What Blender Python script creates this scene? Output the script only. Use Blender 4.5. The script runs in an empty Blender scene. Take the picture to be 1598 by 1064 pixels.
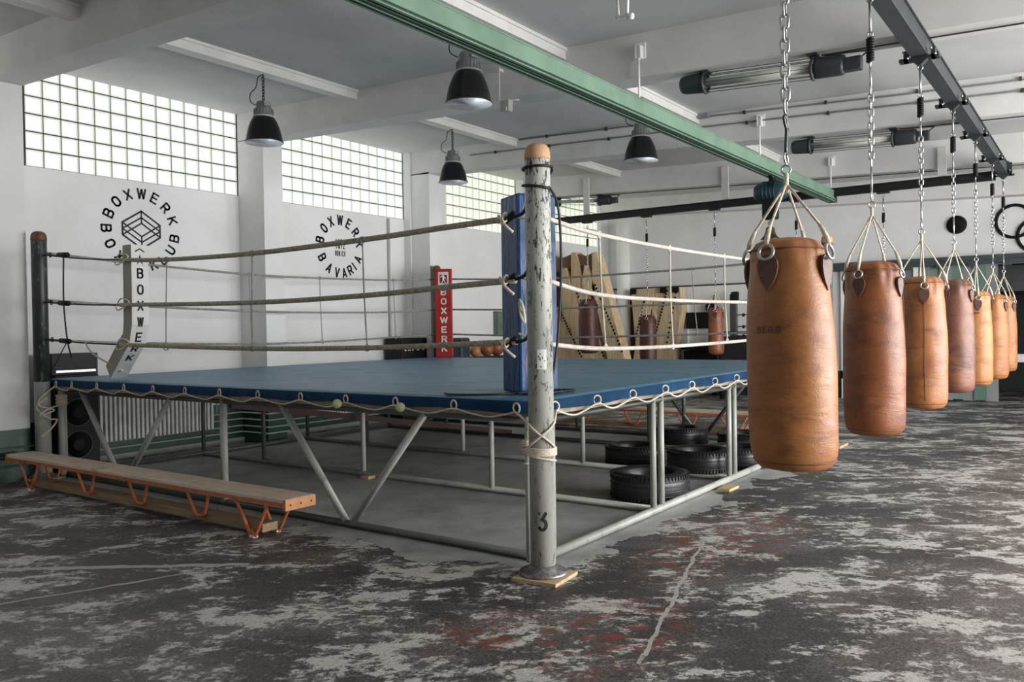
import bpy, bmesh, math, random
from mathutils import Vector, Matrix
PI = math.pi
random.seed(7)
SC = bpy.context.scene
COL = SC.collection

# ---------------------------------------------------------------- camera
YAW, PIT, ROLL, FPX, EYE = math.radians(35.62), math.radians(-.82), math.radians(-.90), 1294.284, 1.52
fw = Vector((math.cos(YAW)*math.cos(PIT), math.sin(YAW)*math.cos(PIT), math.sin(PIT)))
rt = fw.cross(Vector((0, 0, 1))).normalized(); up = rt.cross(fw)
r2 = rt*math.cos(ROLL)+up*math.sin(ROLL); u2 = -rt*math.sin(ROLL)+up*math.cos(ROLL)
cd = bpy.data.cameras.new('camera'); cam = bpy.data.objects.new('camera', cd); COL.objects.link(cam)
cd.sensor_width = 36; cd.lens = FPX*36/1598; cd.clip_start = .05; cd.clip_end = 200
m = Matrix.Identity(4)
for i in range(3):
    m[i][0] = r2[i]; m[i][1] = u2[i]; m[i][2] = -fw[i]
m[2][3] = EYE
cam.matrix_world = m
SC.camera = cam

# ---------------------------------------------------------------- daylight and exposure
w = bpy.data.worlds.new('daylight'); SC.world = w; w.use_nodes = True
bg = w.node_tree.nodes['Background']; bg.inputs[0].default_value = (.86, .93, 1, 1); bg.inputs[1].default_value = 1.2
SC.view_settings.view_transform = 'Standard'; SC.view_settings.look = 'None'
SC.view_settings.exposure = 0.55; SC.view_settings.gamma = 1.0; SC.view_settings.use_curve_mapping = False

def area(name, loc, rot, sx, sy, power, color=(1, 1, 1)):
    l = bpy.data.lights.new(name, 'AREA'); l.shape = 'RECTANGLE'; l.size = sx; l.size_y = sy; l.energy = power; l.color = color
    o = bpy.data.objects.new(name, l); o.location = loc; o.rotation_euler = rot; COL.objects.link(o); return o
# daylight entering by the tall windows of the wall behind the camera (facing +Y), one lamp per opening
FRONT_Y = -5.2
for x0, x1, pw0 in ((3.6, 5.9, 310), (6.8, 9.6, 400), (10.7, 13.7, 270), (14.4, 17.0, 90)):
    area('window_daylight', ((x0+x1)/2, FRONT_Y-.35, 1.85), (PI/2, 0, 0), x1-x0, 3.5, pw0, (1, .985, .965))
WINDOW_GLOW = .80

# ---------------------------------------------------------------- materials
def nt(name):
    mt = bpy.data.materials.new(name); mt.use_nodes = True
    t = mt.node_tree; b = t.nodes['Principled BSDF']; return mt, t, b
def N(t, typ, **k):
    n = t.nodes.new(typ)
    for a, v in k.items(): setattr(n, a, v)
    return n
def L(t, a, b): t.links.new(a, b)
def c4(c): return (c[0], c[1], c[2], 1)
def pos(t, scale=(1, 1, 1), rot=(0, 0, 0), obj=True):
    src = N(t, 'ShaderNodeTexCoord').outputs['Object'] if obj else N(t, 'ShaderNodeNewGeometry').outputs['Position']
    mp = N(t, 'ShaderNodeMapping'); mp.inputs['Scale'].default_value = scale; mp.inputs['Rotation'].default_value = rot
    L(t, src, mp.inputs[0]); return mp.outputs[0]
def noise(t, vec, scale, detail=4, rough=.55, dist=0):
    n = N(t, 'ShaderNodeTexNoise'); n.inputs['Scale'].default_value = scale; n.inputs['Detail'].default_value = detail
    n.inputs['Roughness'].default_value = rough; n.inputs['Distortion'].default_value = dist
    if vec: L(t, vec, n.inputs['Vector'])
    return n.outputs[0]
def ramp(t, fac, a, b, ca=(0, 0, 0), cb=(1, 1, 1)):
    r = N(t, 'ShaderNodeValToRGB'); e = r.color_ramp.elements
    e[0].position = a; e[1].position = b; e[0].color = c4(ca); e[1].color = c4(cb); L(t, fac, r.inputs[0]); return r.outputs[0]
def mix(t, fac, a, b, typ='MIX'):
    n = N(t, 'ShaderNodeMix', data_type='RGBA', blend_type=typ)
    if isinstance(fac, (int, float)): n.inputs[0].default_value = fac
    else: L(t, fac, n.inputs[0])
    for s, v in ((6, a), (7, b)):
        if isinstance(v, tuple): n.inputs[s].default_value = c4(v)
        else: L(t, v, n.inputs[s])
    return n.outputs[2]
def math_(t, op, a, b=None):
    n = N(t, 'ShaderNodeMath', operation=op)
    for i, v in enumerate((a, b)):
        if v is None: continue
        if isinstance(v, (int, float)): n.inputs[i].default_value = v
        else: L(t, v, n.inputs[i])
    return n.outputs[0]
def bump(t, b, h, strength, dist=.01):
    n = N(t, 'ShaderNodeBump'); n.inputs['Strength'].default_value = strength; n.inputs['Distance'].default_value = dist
    L(t, h, n.inputs['Height']); L(t, n.outputs[0], b.inputs['Normal'])
def M(name, col, rough=.6, metal=0, col2=None, nscale=8, lo=.4, hi=.65, stretch=(1, 1, 1), bs=None, bstr=.2, spec=.5):
    mt, t, b = nt(name)
    b.inputs['Base Color'].default_value = c4(col); b.inputs['Roughness'].default_value = rough
    b.inputs['Metallic'].default_value = metal; b.inputs['Specular IOR Level'].default_value = spec
    v = pos(t, stretch)
    f = noise(t, v, nscale, 5)
    if col2 is None: col2 = tuple(x*.8 for x in col)
    L(t, mix(t, ramp(t, f, lo, hi), col, col2), b.inputs['Base Color'])
    if bs: bump(t, b, noise(t, v, bs, 4), bstr)
    return mt
def wood_mat(name, c1, c2, axis='Y', rough=.55, dark=None):
    mt, t, b = nt(name)
    s = {'X': (1, 14, 14), 'Y': (14, 1, 14), 'Z': (14, 14, 1)}[axis]
    v = pos(t, s); f = noise(t, v, 2.2, 6, .6, .4)
    c = mix(t, ramp(t, f, .35, .65), c1, c2)
    g = noise(t, pos(t), 3.5, 5, .65); c = mix(t, ramp(t, g, .55, .75), c, dark or tuple(x*.55 for x in c2))
    L(t, c, b.inputs['Base Color']); b.inputs['Roughness'].default_value = rough; bump(t, b, f, .1, .004)
    return mt

def wall_mat():
    mt, t, b = nt('white_wall_paint_green_base')
    p = pos(t, obj=False)
    sep = N(t, 'ShaderNodeSeparateXYZ'); L(t, p, sep.inputs[0])
    n = noise(t, p, 1.3, 5); wcol = mix(t, ramp(t, n, .35, .7), (.80, .80, .80), (.73, .73, .72))
    n2 = noise(t, p, 9, 4); gcol = mix(t, ramp(t, n2, .4, .7), (.012, .06, .038), (.02, .085, .055))
    k = math_(t, 'LESS_THAN', sep.outputs[2], .55)
    L(t, mix(t, k, wcol, gcol), b.inputs['Base Color'])
    L(t, ramp(t, k, 0, 1, (.85, .85, .85), (.35, .35, .35)), b.inputs['Roughness'])
    bump(t, b, noise(t, p, 40, 3), .12, .004); return mt
WALL = wall_mat()
CEIL = M('ceiling_paint', (.62, .625, .625), .9, col2=(.56, .565, .565), nscale=1.1, bs=30, bstr=.12)
BEAMP = M('beam_paint', (.74, .735, .72), .88, col2=(.66, .655, .64), nscale=1.6, bs=35, bstr=.12)
TRUNK = M('white_trunking_enamel', (.78, .77, .75), .5, col2=(.70, .69, .67), nscale=4)

def floor_mat():
    mt, t, b = nt('worn_painted_floor')
    p = pos(t, obj=False)
    v0 = pos(t, (1, 1, 1), (0, 0, math.radians(54.4)), obj=False); mp2 = N(t, 'ShaderNodeMapping'); mp2.inputs['Scale'].default_value = (.78, 1.12, 1); L(t, v0, mp2.inputs[0]); v = mp2.outputs[0]
    big = noise(t, v, 2.3, 13, .68, .45)
    mid = noise(t, v, 9.5, 13, .78, .3)
    fine = noise(t, p, 55, 6, .7)
    grain = noise(t, p, 160, 3, .7)
    tone = noise(t, v, .8, 5, .6)
    dark = mix(t, ramp(t, fine, .35, .7), (.010, .011, .011), (.100, .094, .090))
    dark = mix(t, ramp(t, tone, .45, .62), dark, mix(t, ramp(t, fine, .4, .65), (.065, .059, .057), (.25, .222, .210)))
    dark = mix(t, math_(t, 'MULTIPLY', ramp(t, grain, .60, .66), .8), dark, (.30, .29, .28))
    s = math_(t, 'ADD', math_(t, 'MULTIPLY', big, .52), math_(t, 'MULTIPLY', mid, .48))
    reg = math_(t, 'MULTIPLY', math_(t, 'SUBTRACT', tone, .5), .16)
    s = math_(t, 'ADD', s, reg)
    pm = ramp(t, s, .527, .540)
    light = mix(t, ramp(t, fine, .4, .6), (.62, .605, .575), (.44, .43, .41))
    light = mix(t, ramp(t, grain, .58, .68), light, (.16, .15, .15))
    col = mix(t, pm, dark, light)
    half = ramp(t, s, .485, .53)                                  # thin film around the bare patches
    col = mix(t, math_(t, 'MULTIPLY', math_(t, 'MULTIPLY', half, ramp(t, noise(t, p, 28, 8, .75), .46, .58)), .75), col, light)
    # rust-red paint remains
    sp = N(t, 'ShaderNodeSeparateXYZ'); L(t, p, sp.inputs[0])
    def blob(cx, cy, rx, ry):
        dx = math_(t, 'DIVIDE', math_(t, 'SUBTRACT', sp.outputs[0], cx), rx)
        dy = math_(t, 'DIVIDE', math_(t, 'SUBTRACT', sp.outputs[1], cy), ry)
        return math_(t, 'SUBTRACT', 1, math_(t, 'SQRT', math_(t, 'ADD', math_(t, 'MULTIPLY', dx, dx), math_(t, 'MULTIPLY', dy, dy))))
    rd = math_(t, 'MAXIMUM', blob(3.6, 2.0, .75, .45), math_(t, 'MAXIMUM', blob(3.3, 2.55, .4, .35), blob(5.6, 2.2, 1.3, .5)))
    rf = math_(t, 'MULTIPLY', ramp(t, rd, 0, .5), ramp(t, noise(t, v, 7, 8, .7), .5, .58))
    col = mix(t, math_(t, 'MULTIPLY', rf, .8), col, (.20, .055, .035))
    # clean grey screed under the ring
    wob = math_(t, 'MULTIPLY', math_(t, 'SUBTRACT', noise(t, p, 1.7, 8, .6), .5), 1.3)
    def inside(o, lo, hi):
        a = math_(t, 'ADD', o, wob)
        return math_(t, 'MULTIPLY', math_(t, 'GREATER_THAN', a, lo), math_(t, 'LESS_THAN', a, hi))
    im = math_(t, 'MULTIPLY', inside(sp.outputs[0], 4.18, 10.9), inside(sp.outputs[1], 2.75, 9.8))
    scr = mix(t, ramp(t, noise(t, p, 2.2, 8, .65), .4, .65), (.44, .45, .435), (.28, .29, .28))
    scr = mix(t, ramp(t, fine, .62, .72), scr, (.10, .10, .10))
    col = mix(t, im, col, scr)
    # two long scratches
    def scratch(x0, y0, x1, y1, wd):
        dx, dy = x1-x0, y1-y0; ln = math.hypot(dx, dy); dx /= ln; dy /= ln
        a = math_(t, 'SUBTRACT', sp.outputs[0], x0); c = math_(t, 'SUBTRACT', sp.outputs[1], y0)
        al = math_(t, 'ADD', math_(t, 'MULTIPLY', a, dx), math_(t, 'MULTIPLY', c, dy))
        ac = math_(t, 'ABSOLUTE', math_(t, 'ADD', math_(t, 'ADD', math_(t, 'MULTIPLY', a, -dy), math_(t, 'MULTIPLY', c, dx)),
                   math_(t, 'MULTIPLY', math_(t, 'SUBTRACT', noise(t, p, 5, 4), .5), .08)))
        return math_(t, 'MULTIPLY', math_(t, 'LESS_THAN', ac, wd), math_(t, 'MULTIPLY', math_(t, 'GREATER_THAN', al, 0), math_(t, 'LESS_THAN', al, ln)))
    sc_ = math_(t, 'MAXIMUM', scratch(3.35, 1.72, 5.6, 2.35, .011), math_(t, 'MAXIMUM', scratch(2.2, 6.2, 3.4, 4.6, .03), scratch(1.7, 5.3, 3.2, 4.7, .012)))
    col = mix(t, math_(t, 'MULTIPLY', sc_, ramp(t, mid, .36, .44)), col, (.42, .41, .39))
    L(t, col, b.inputs['Base Color'])
    L(t, ramp(t, mid, .3, .7, (.38, .38, .38), (.6, .6, .6)), b.inputs['Roughness'])
    b.inputs['Specular IOR Level'].default_value = .45
    bump(t, b, math_(t, 'ADD', math_(t, 'MULTIPLY', pm, .4), math_(t, 'MULTIPLY', fine, .6)), .35, .004)
    return mt
FLOOR = floor_mat()

def chipped(name, base, chip, lo, hi, scale=9, rough=.5, dark2=None, stretch=(2, 2, .7)):
    mt, t, b = nt(name)
    v = pos(t, stretch); f = noise(t, v, scale, 8, .7, .6); g = noise(t, v, scale*3.1, 6, .7)
    s = math_(t, 'ADD', math_(t, 'MULTIPLY', f, .65), math_(t, 'MULTIPLY', g, .35))
    if 'white_paint' in name:
        hz = N(t, 'ShaderNodeSeparateXYZ'); L(t, pos(t, obj=False), hz.inputs[0]); s = math_(t, 'ADD', s, math_(t, 'MULTIPLY', ramp(t, math_(t, 'DIVIDE', hz.outputs[2], 3), .25, .85), .055))
    c = mix(t, ramp(t, noise(t, v, 2, 4), .35, .65), base, tuple(x*.78 for x in base))
    c = mix(t, ramp(t, s, lo, hi), c, chip)
    if dark2: c = mix(t, ramp(t, noise(t, v, 4, 6, .7), .58, .66), c, dark2)
    L(t, c, b.inputs['Base Color']); b.inputs['Roughness'].default_value = rough; bump(t, b, s, .3, .003); return mt
POSTW = chipped('chipped_grey_white_paint', (.47, .475, .43), (.030, .038, .034), .572, .590, 15, .45, (.20, .225, .205), (2.2, 2.2, .7))
POSTD = chipped('chipped_dark_paint', (.035, .042, .038), (.16, .18, .16), .56, .60, 10, .4)
POSTG = chipped('chipped_grey_green_paint', (.075, .09, .085), (.35, .36, .33), .56, .60, 12, .5)
TUBEW = chipped('scuffed_silver_grey_paint', (.44, .45, .42), (.10, .09, .07), .60, .64, 12, .4, (.28, .27, .24))
TUBED = chipped('dark_grey_steel_paint', (.075, .085, .08), (.20, .20, .18), .60, .66, 10, .4)
FLANGE = M('worn_bare_steel', (.17, .165, .16), .4, .6, (.35, .34, .33), 14, .5, .62)
MAROON = M('red_oxide_steel', (.055, .018, .014), .6, 0, (.03, .015, .012), 6)
CAPW = wood_mat('turned_wood_cap', (.62, .38, .20), (.50, .28, .13), 'Z')
CAPD = wood_mat('brown_wood_cap', (.20, .075, .035), (.10, .04, .02), 'Z')
PLY = wood_mat('pale_plywood', (.62, .46, .28), (.50, .35, .20), 'X')
ROPEO = M('grimy_taped_rope', (.50, .46, .35), .85, 0, (.30, .27, .19), 40, .42, .65, bs=120, bstr=.6)
ROPEW = M('white_rope_sleeve', (.62, .575, .52), .7, 0, (.50, .45, .39), 20)
ROPEG = M('grey_far_rope', (.32, .31, .27), .8, 0, (.20, .20, .17), 20)
CORD = M('cream_cotton_rope', (.80, .72, .60), .85, 0, (.62, .54, .42), 90, .4, .6, bs=150, bstr=.5)
CORDD = M('dark_cord', (.03, .03, .028), .7)
BLACK = M('black_plastic', (.008, .008, .009), .5, spec=.3)
RUBBER = M('black_cable_rubber', (.008, .008, .009), .5)
BLUEV = None
def vinyl(name, c, c2, rough=.32, streak=.5):
    mt, t, b = nt(name)
    v = pos(t, (1, 1, 1)); f = noise(t, v, 3, 5)
    L(t, mix(t, ramp(t, f, .35, .7), c, c2), b.inputs['Base Color']); b.inputs['Roughness'].default_value = rough
    wv = pos(t, (5, 5, 1.6), (.5, .35, 0)); b.inputs['Specular IOR Level'].default_value = .32; bump(t, b, noise(t, wv, 2.2, 3, .5, .6), streak, .03); return mt
BLUEV = vinyl('blue_vinyl', (.004, .048, .17), (.003, .034, .12), .34, .35)
REDV = vinyl('red_vinyl', (.36, .018, .015), (.28, .013, .012), .4, .25)
WHITEV = vinyl('off_white_vinyl', (.70, .70, .68), (.62, .61, .58), .45, .25)
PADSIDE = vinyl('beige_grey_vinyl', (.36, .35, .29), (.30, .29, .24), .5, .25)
def canvas_mat():
    mt, t, b = nt('blue_ring_canvas')
    v0 = pos(t, (1, 1, 1), (0, 0, math.radians(54.4)), obj=False); mp2 = N(t, 'ShaderNodeMapping'); mp2.inputs['Scale'].default_value = (.55, 1.6, 1); L(t, v0, mp2.inputs[0]); v = mp2.outputs[0]
    f = noise(t, v, 4, 9, .7, .3); g = noise(t, pos(t, obj=False), .7, 4)
    c = mix(t, ramp(t, f, .35, .65), (.050, .165, .265), (.140, .295, .405))
    c = mix(t, ramp(t, g, .4, .65), c, (.085, .215, .315))
    c = mix(t, ramp(t, noise(t, v, 2.2, 10, .75, .3), .56, .66), c, (.016, .065, .115))
    L(t, c, b.inputs['Base Color']); b.inputs['Roughness'].default_value = .45; b.inputs['Specular IOR Level'].default_value = .35
    bump(t, b, f, .3, .01); return mt
CANVAS = canvas_mat()
SKIRT = M('dark_blue_canvas_edge', (.006, .046, .115), .75, 0, (.004, .030, .08), 6, spec=.2, bs=25, bstr=.3)
def leather(name, c, c2, dk, seed=0.0):
    mt, t, b = nt(name)
    mp = N(t, 'ShaderNodeMapping'); mp.inputs['Location'].default_value = (seed, seed*.7, seed*1.3)
    L(t, N(t, 'ShaderNodeTexCoord').outputs['Object'], mp.inputs[0]); v = mp.outputs[0]
    st = N(t, 'ShaderNodeMapping'); st.inputs['Scale'].default_value = (.8, .8, 1.6); L(t, v, st.inputs[0])
    f = noise(t, v, 3.2, 6, .6, .3); g = noise(t, st.outputs[0], 7, 8, .65)
    co = mix(t, ramp(t, f, .36, .64), c, c2)
    co = mix(t, ramp(t, g, .52, .72), co, dk)
    co = mix(t, ramp(t, noise(t, v, 38, 5, .7), .62, .72), co, tuple(x*.7 for x in dk))
    L(t, co, b.inputs['Base Color'])
    L(t, ramp(t, g, .3, .7, (.36, .36, .36), (.52, .52, .52)), b.inputs['Roughness'])
    h = math_(t, 'ADD', math_(t, 'MULTIPLY', noise(t, v, 120, 3, .6), .35), math_(t, 'MULTIPLY', noise(t, pos(t, (1, 1, 3.5)), 3.2, 4, .55, .6), 2.6))
    bump(t, b, h, .30, .010); return mt
LEA = [leather('tan_leather_%s' % n, c, c2, d, s) for n, c, c2, d, s in (
    ('orange', (.42, .165, .047), (.32, .115, .034), (.20, .075, .028), 0),
    ('russet', (.31, .105, .034), (.21, .066, .024), (.13, .042, .020), 3.1),
    ('ginger', (.42, .165, .055), (.29, .100, .033), (.17, .060, .025), 6.7),
    ('plum', (.26, .100, .055), (.15, .060, .042), (.075, .035, .030), 9.2),
    ('sand', (.50, .225, .080), (.42, .175, .055), (.28, .110, .040), 12.4),
    ('honey', (.46, .190, .052), (.36, .135, .038), (.24, .090, .030), 15.8),
    ('amber', (.43, .180, .057), (.34, .130, .042), (.24, .090, .034), 18.9))]
SEAMM = M('worn_seam_leather', (.17, .075, .04), .6)
LEAD = leather('dark_brown_leather', (.15, .060, .038), (.11, .045, .028), (.07, .03, .02), 2)
LEAM = leather('maroon_leather', (.10, .028, .020), (.07, .020, .015), (.04, .013, .010), 2)
STEEL = M('galvanised_steel', (.58, .59, .60), .3, .9, (.42, .43, .44), 30)
STEELD = M('dark_steel', (.10, .10, .10), .4, .8)
RAIL = M('dark_grey_rail_paint', (.030, .037, .041), .5, 0, (.024, .030, .033), 5)
RAILB = M('black_rail_paint', (.008, .009, .009), .5)
GREEN = M('pale_green_crane_paint', (.165, .27, .195), .5, 0, (.13, .215, .155), 3)
GREEND = M('dark_green_groove', (.02, .06, .035), .5)
LAMPG = M('grey_lamp_housing', (.27, .29, .295), .4, .2, (.20, .215, .22), 20)
LAMPK = M('black_lamp_enamel', (.006, .006, .007), .3)
LAMPW = M('white_lamp_reflector', (.55, .60, .66), .35, .2, (.42, .46, .52), 15)
TUBEGL = M('frosted_tube_glass', (.62, .62, .56), .2, 0, (.54, .54, .49), 6)
FIXT = M('dark_fixture_casting', (.035, .042, .048), .45)
ORANGE = M('orange_enamel_tube', (.66, .20, .065), .4, 0, (.50, .14, .05), 14)
SEATW = wood_mat('worn_bench_wood', (.84, .70, .55), (.70, .55, .42), 'Y', .42, (.50, .37, .26))
ENDW = M('orange_painted_end_block', (.66, .30, .12), .5, 0, (.56, .24, .09), 20)
BEAMW = wood_mat('dark_bench_beam_wood', (.36, .25, .14), (.24, .16, .09), 'Y', .5)
TYRE = M('black_tyre_rubber', (.012, .013, .015), .36, 0, (.02, .021, .024), 20)
RADW = M('grey_white_radiator_enamel', (.82, .82, .79), .45)
PIPEW = M('white_pipe_paint', (.55, .57, .55), .45)
FOAM = M('speaker_foam', (.006, .006, .007), .8)
SPK = M('speaker_carpet', (.008, .008, .010), .7)
BALLY = M('tennis_felt', (.60, .66, .33), .95, 0, (.68, .72, .42), 30, bs=200, bstr=.6)
BRASS = M('aged_brass', (.12, .085, .04), .4, .8)
TEAL = M('dark_teal_casting', (.010, .045, .055), .4)
INK = M('black_wall_paint_lettering', (.012, .014, .018), .7)
WLET = M('white_print', (.78, .78, .76), .6)
DISC = M('black_fibre_disc', (.006, .006, .006), .7, spec=.2)
GATE = M('grey_steel_track', (.055, .07, .075), .5, 0, (.04, .052, .056), 4)
PVC = M('frosted_pvc_strip', (.20, .28, .25), .3, 0, (.12, .20, .17), 1.4, .4, .6, (1, 1, .4))
PVC2 = M('frosted_grey_panel', (.26, .28, .27), .35, 0, (.16, .19, .18), 1.2, .4, .6, (1, 1, .5))
WHITE = M('matt_white_paint', (.88, .88, .87), .7, 0, (.85, .85, .84))
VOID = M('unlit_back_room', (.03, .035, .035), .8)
SHELFP = wood_mat('striped_plywood', (.80, .63, .41), (.58, .42, .25), 'Z', .6, (.46, .33, .20))
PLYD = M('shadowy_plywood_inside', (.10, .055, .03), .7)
BOARD = M('bare_board_edge', (.42, .36, .27), .7, 0, (.30, .25, .18), 9)
MORTAR = M('dark_mortar', (.035, .04, .03), .8)
def glass_block(name, c, k, seed):
    mt, t, b = nt(name)
    b.inputs['Base Color'].default_value = (.5, .55, .5, 1); b.inputs['Roughness'].default_value = .12
    p = pos(t, obj=False); n = noise(t, p, .55, 3, .5); n2 = noise(t, pos(t, (1, 1, .05), obj=False), 55, 2)
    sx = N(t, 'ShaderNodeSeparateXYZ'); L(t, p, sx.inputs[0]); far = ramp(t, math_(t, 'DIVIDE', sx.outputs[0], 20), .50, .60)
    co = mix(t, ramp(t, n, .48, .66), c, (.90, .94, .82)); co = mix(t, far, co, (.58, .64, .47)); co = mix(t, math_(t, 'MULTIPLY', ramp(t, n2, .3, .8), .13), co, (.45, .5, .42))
    L(t, co, b.inputs['Emission Color']); b.inputs['Emission Strength'].default_value = k; return mt

# ---------------------------------------------------------------- mesh helpers
class MB:
    def __init__(s): s.v = []; s.f = []; s.sm = []; s.mi = []; s.cm = 0
    def add(s, vs, fs, smooth=False, xf=None):
        o = len(s.v)
        for p in vs:
            p = Vector(p); s.v.append(xf @ p if xf else p)
        for f in fs: s.f.append([o+i for i in f]); s.sm.append(smooth); s.mi.append(s.cm)
        return s
    def box(s, x0, x1, y0, y1, z0, z1, xf=None, bev=0):
        if bev:
            bm = bmesh.new(); bmesh.ops.create_cube(bm, size=1)
            for v in bm.verts: v.co = Vector(((x0+x1)/2+v.co.x*(x1-x0), (y0+y1)/2+v.co.y*(y1-y0), (z0+z1)/2+v.co.z*(z1-z0)))
            bmesh.ops.bevel(bm, geom=bm.edges[:], offset=bev, segments=2, affect='EDGES', profile=.6)
            bm.verts.index_update(); s.add([v.co.copy() for v in bm.verts], [[v.index for v in f.verts] for f in bm.faces], False, xf); bm.free(); return s
        v = [(x0, y0, z0), (x1, y0, z0), (x1, y1, z0), (x0, y1, z0), (x0, y0, z1), (x1, y0, z1), (x1, y1, z1), (x0, y1, z1)]
        return s.add(v, [(0, 3, 2, 1), (4, 5, 6, 7), (0, 1, 5, 4), (1, 2, 6, 5), (2, 3, 7, 6), (3, 0, 4, 7)], False, xf)
    def hexa(s, v, xf=None): return s.add(v, [(0, 3, 2, 1), (4, 5, 6, 7), (0, 1, 5, 4), (1, 2, 6, 5), (2, 3, 7, 6), (3, 0, 4, 7)], False, xf)
    def tube(s, pts, r, seg=10, closed=False, xf=None):
        pts = [Vector(p) for p in pts]; n = len(pts); rs = r if isinstance(r, (list, tuple)) else [r]*n
        vs = []; fs = []; prev = None
        for i, p in enumerate(pts):
            if closed: d = pts[(i+1) % n]-pts[i-1]
            else: d = pts[min(i+1, n-1)]-pts[max(i-1, 0)]
            d.normalize()
            if prev is None:
                a = Vector((0, 0, 1)) if abs(d.z) < .9 else Vector((1, 0, 0)); u = d.cross(a).normalized()
            else:
                u = (prev-d*prev.dot(d)); u = u.normalized() if u.length > 1e-6 else d.orthogonal().normalized()
            prev = u; w_ = d.cross(u)
            for k in range(seg):
                a = 2*PI*k/seg; vs.append(p+u*(rs[i]*math.cos(a))+w_*(rs[i]*math.sin(a)))
        m_ = n if closed else n-1
        for i in range(m_):
            for k in range(seg):
                a, b_ = i*seg+k, i*seg+(k+1) % seg; c, d_ = ((i+1) % n)*seg+(k+1) % seg, ((i+1) % n)*seg+k
                fs.append((a, b_, c, d_))
        if not closed: fs += [tuple(range(seg))[::-1], tuple(range((n-1)*seg, n*seg))]
        return s.add(vs, fs, True, xf)
    def lathe(s, prof, c=(0, 0, 0), seg=32, xf=None, smooth=True, wob=None):
        vs = []; fs = []; n = len(prof)
        for i, (r, z) in enumerate(prof):
            for k in range(seg):
                a = 2*PI*k/seg; rr = r*(1+(wob(a, z) if wob else 0))
                vs.append((c[0]+rr*math.cos(a), c[1]+rr*math.sin(a), c[2]+z))
        for i in range(n-1):
            for k in range(seg): fs.append((i*seg+k, i*seg+(k+1) % seg, (i+1)*seg+(k+1) % seg, (i+1)*seg+k))
        if prof[0][0] > 1e-4: fs.append(tuple(range(seg))[::-1])
        if prof[-1][0] > 1e-4: fs.append(tuple(range((n-1)*seg, n*seg)))
        return s.add(vs, fs, smooth, xf)
    def torus(s, c, R_, r, ax=(0, 0, 1), seg=20, cs=8, sx=1, sy=1, xf=None):
        ax = Vector(ax).normalized(); u = ax.orthogonal().normalized(); w_ = ax.cross(u); c = Vector(c)
        return s.tube([c+u*(R_*sx*math.cos(2*PI*i/seg))+w_*(R_*sy*math.sin(2*PI*i/seg)) for i in range(seg)], r, cs, True, xf)
    def prism(s, poly, axis, a, b):
        n = len(poly)
        def P3(p, t):
            return {'X': (t, p[0], p[1]), 'Y': (p[0], t, p[1]), 'Z': (p[0], p[1], t)}[axis]
        vs = [P3(p, a) for p in poly]+[P3(p, b) for p in poly]
        return s.add(vs, [tuple(range(n)), tuple(range(2*n-1, n-1, -1))]+[(i, i+n, (i+1) % n+n, (i+1) % n) for i in range(n)])
    def build(s, name, mats, parent=None, kind=None):
        if not isinstance(mats, (list, tuple)): mats = [mats]
        me = bpy.data.meshes.new(name); off = world_of(parent)
        me.from_pydata([tuple(p-off) for p in s.v], [], s.f)
        for m_ in mats: me.materials.append(m_)
        me.polygons.foreach_set('use_smooth', s.sm); me.polygons.foreach_set('material_index', s.mi)
        me.update()
        bm = bmesh.new(); bm.from_mesh(me); bmesh.ops.recalc_face_normals(bm, faces=bm.faces[:]); bm.to_mesh(me); bm.free()
        o = bpy.data.objects.new(name, me); COL.objects.link(o)
        if parent: o.parent = parent
        if kind: o['kind'] = kind
        return o
def world_of(p):
    v = Vector((0, 0, 0))
    while p: v = v+Vector(p.location); p = p.parent
    return v
def tag(o, label, cat, group=None, kind=None):
    o['label'] = label; o['category'] = cat
    if group: o['group'] = group
    if kind: o['kind'] = kind
    return o
def thing(name, loc, label, cat, group=None, rz=0):
    o = bpy.data.objects.new(name, None); o.location = loc; o.rotation_euler = (0, 0, rz); o.empty_display_size = .1
    COL.objects.link(o); return tag(o, label, cat, group)
def copy_tree(o, parent=None):
    c = o.copy(); COL.objects.link(c)
    if parent: c.parent = parent
    for ch in [x for x in ALLCH(o)]: copy_tree(ch, c)
    return c
def ALLCH(o): return [x for x in bpy.data.objects if x.parent == o]
def struct(name, mb, mat): return mb.build(name, mat, None, 'structure')
def smooth_pts(pts, n=6):
    pts = [Vector(p) for p in pts]; out = []
    for i in range(len(pts)-1):
        p0, p1, p2, p3 = pts[max(i-1, 0)], pts[i], pts[i+1], pts[min(i+2, len(pts)-1)]
        for k in range(n):
            t = k/n
            out.append(.5*((2*p1)+(p2-p0)*t+(2*p0-5*p1+4*p2-p3)*t*t+(-p0+3*p1-3*p2+p3)*t**3))
    out.append(pts[-1]); return out
def _arc(cx, cy, rx, ry, a0, a1, n=7): return [(cx+rx*math.cos(math.radians(a0+(a1-a0)*i/n)), cy+ry*math.sin(math.radians(a0+(a1-a0)*i/n))) for i in range(n+1)]
_O = _arc(.5, .68, .5, .32, 0, 180)+_arc(.5, .32, .5, .32, 180, 360)+[(1, .68)]
_P = [(0, .48), (0, 1)]+[(.55, 1)]+_arc(.68, .74, .32, .26, 90, -90)+[(0, .48)]
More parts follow.
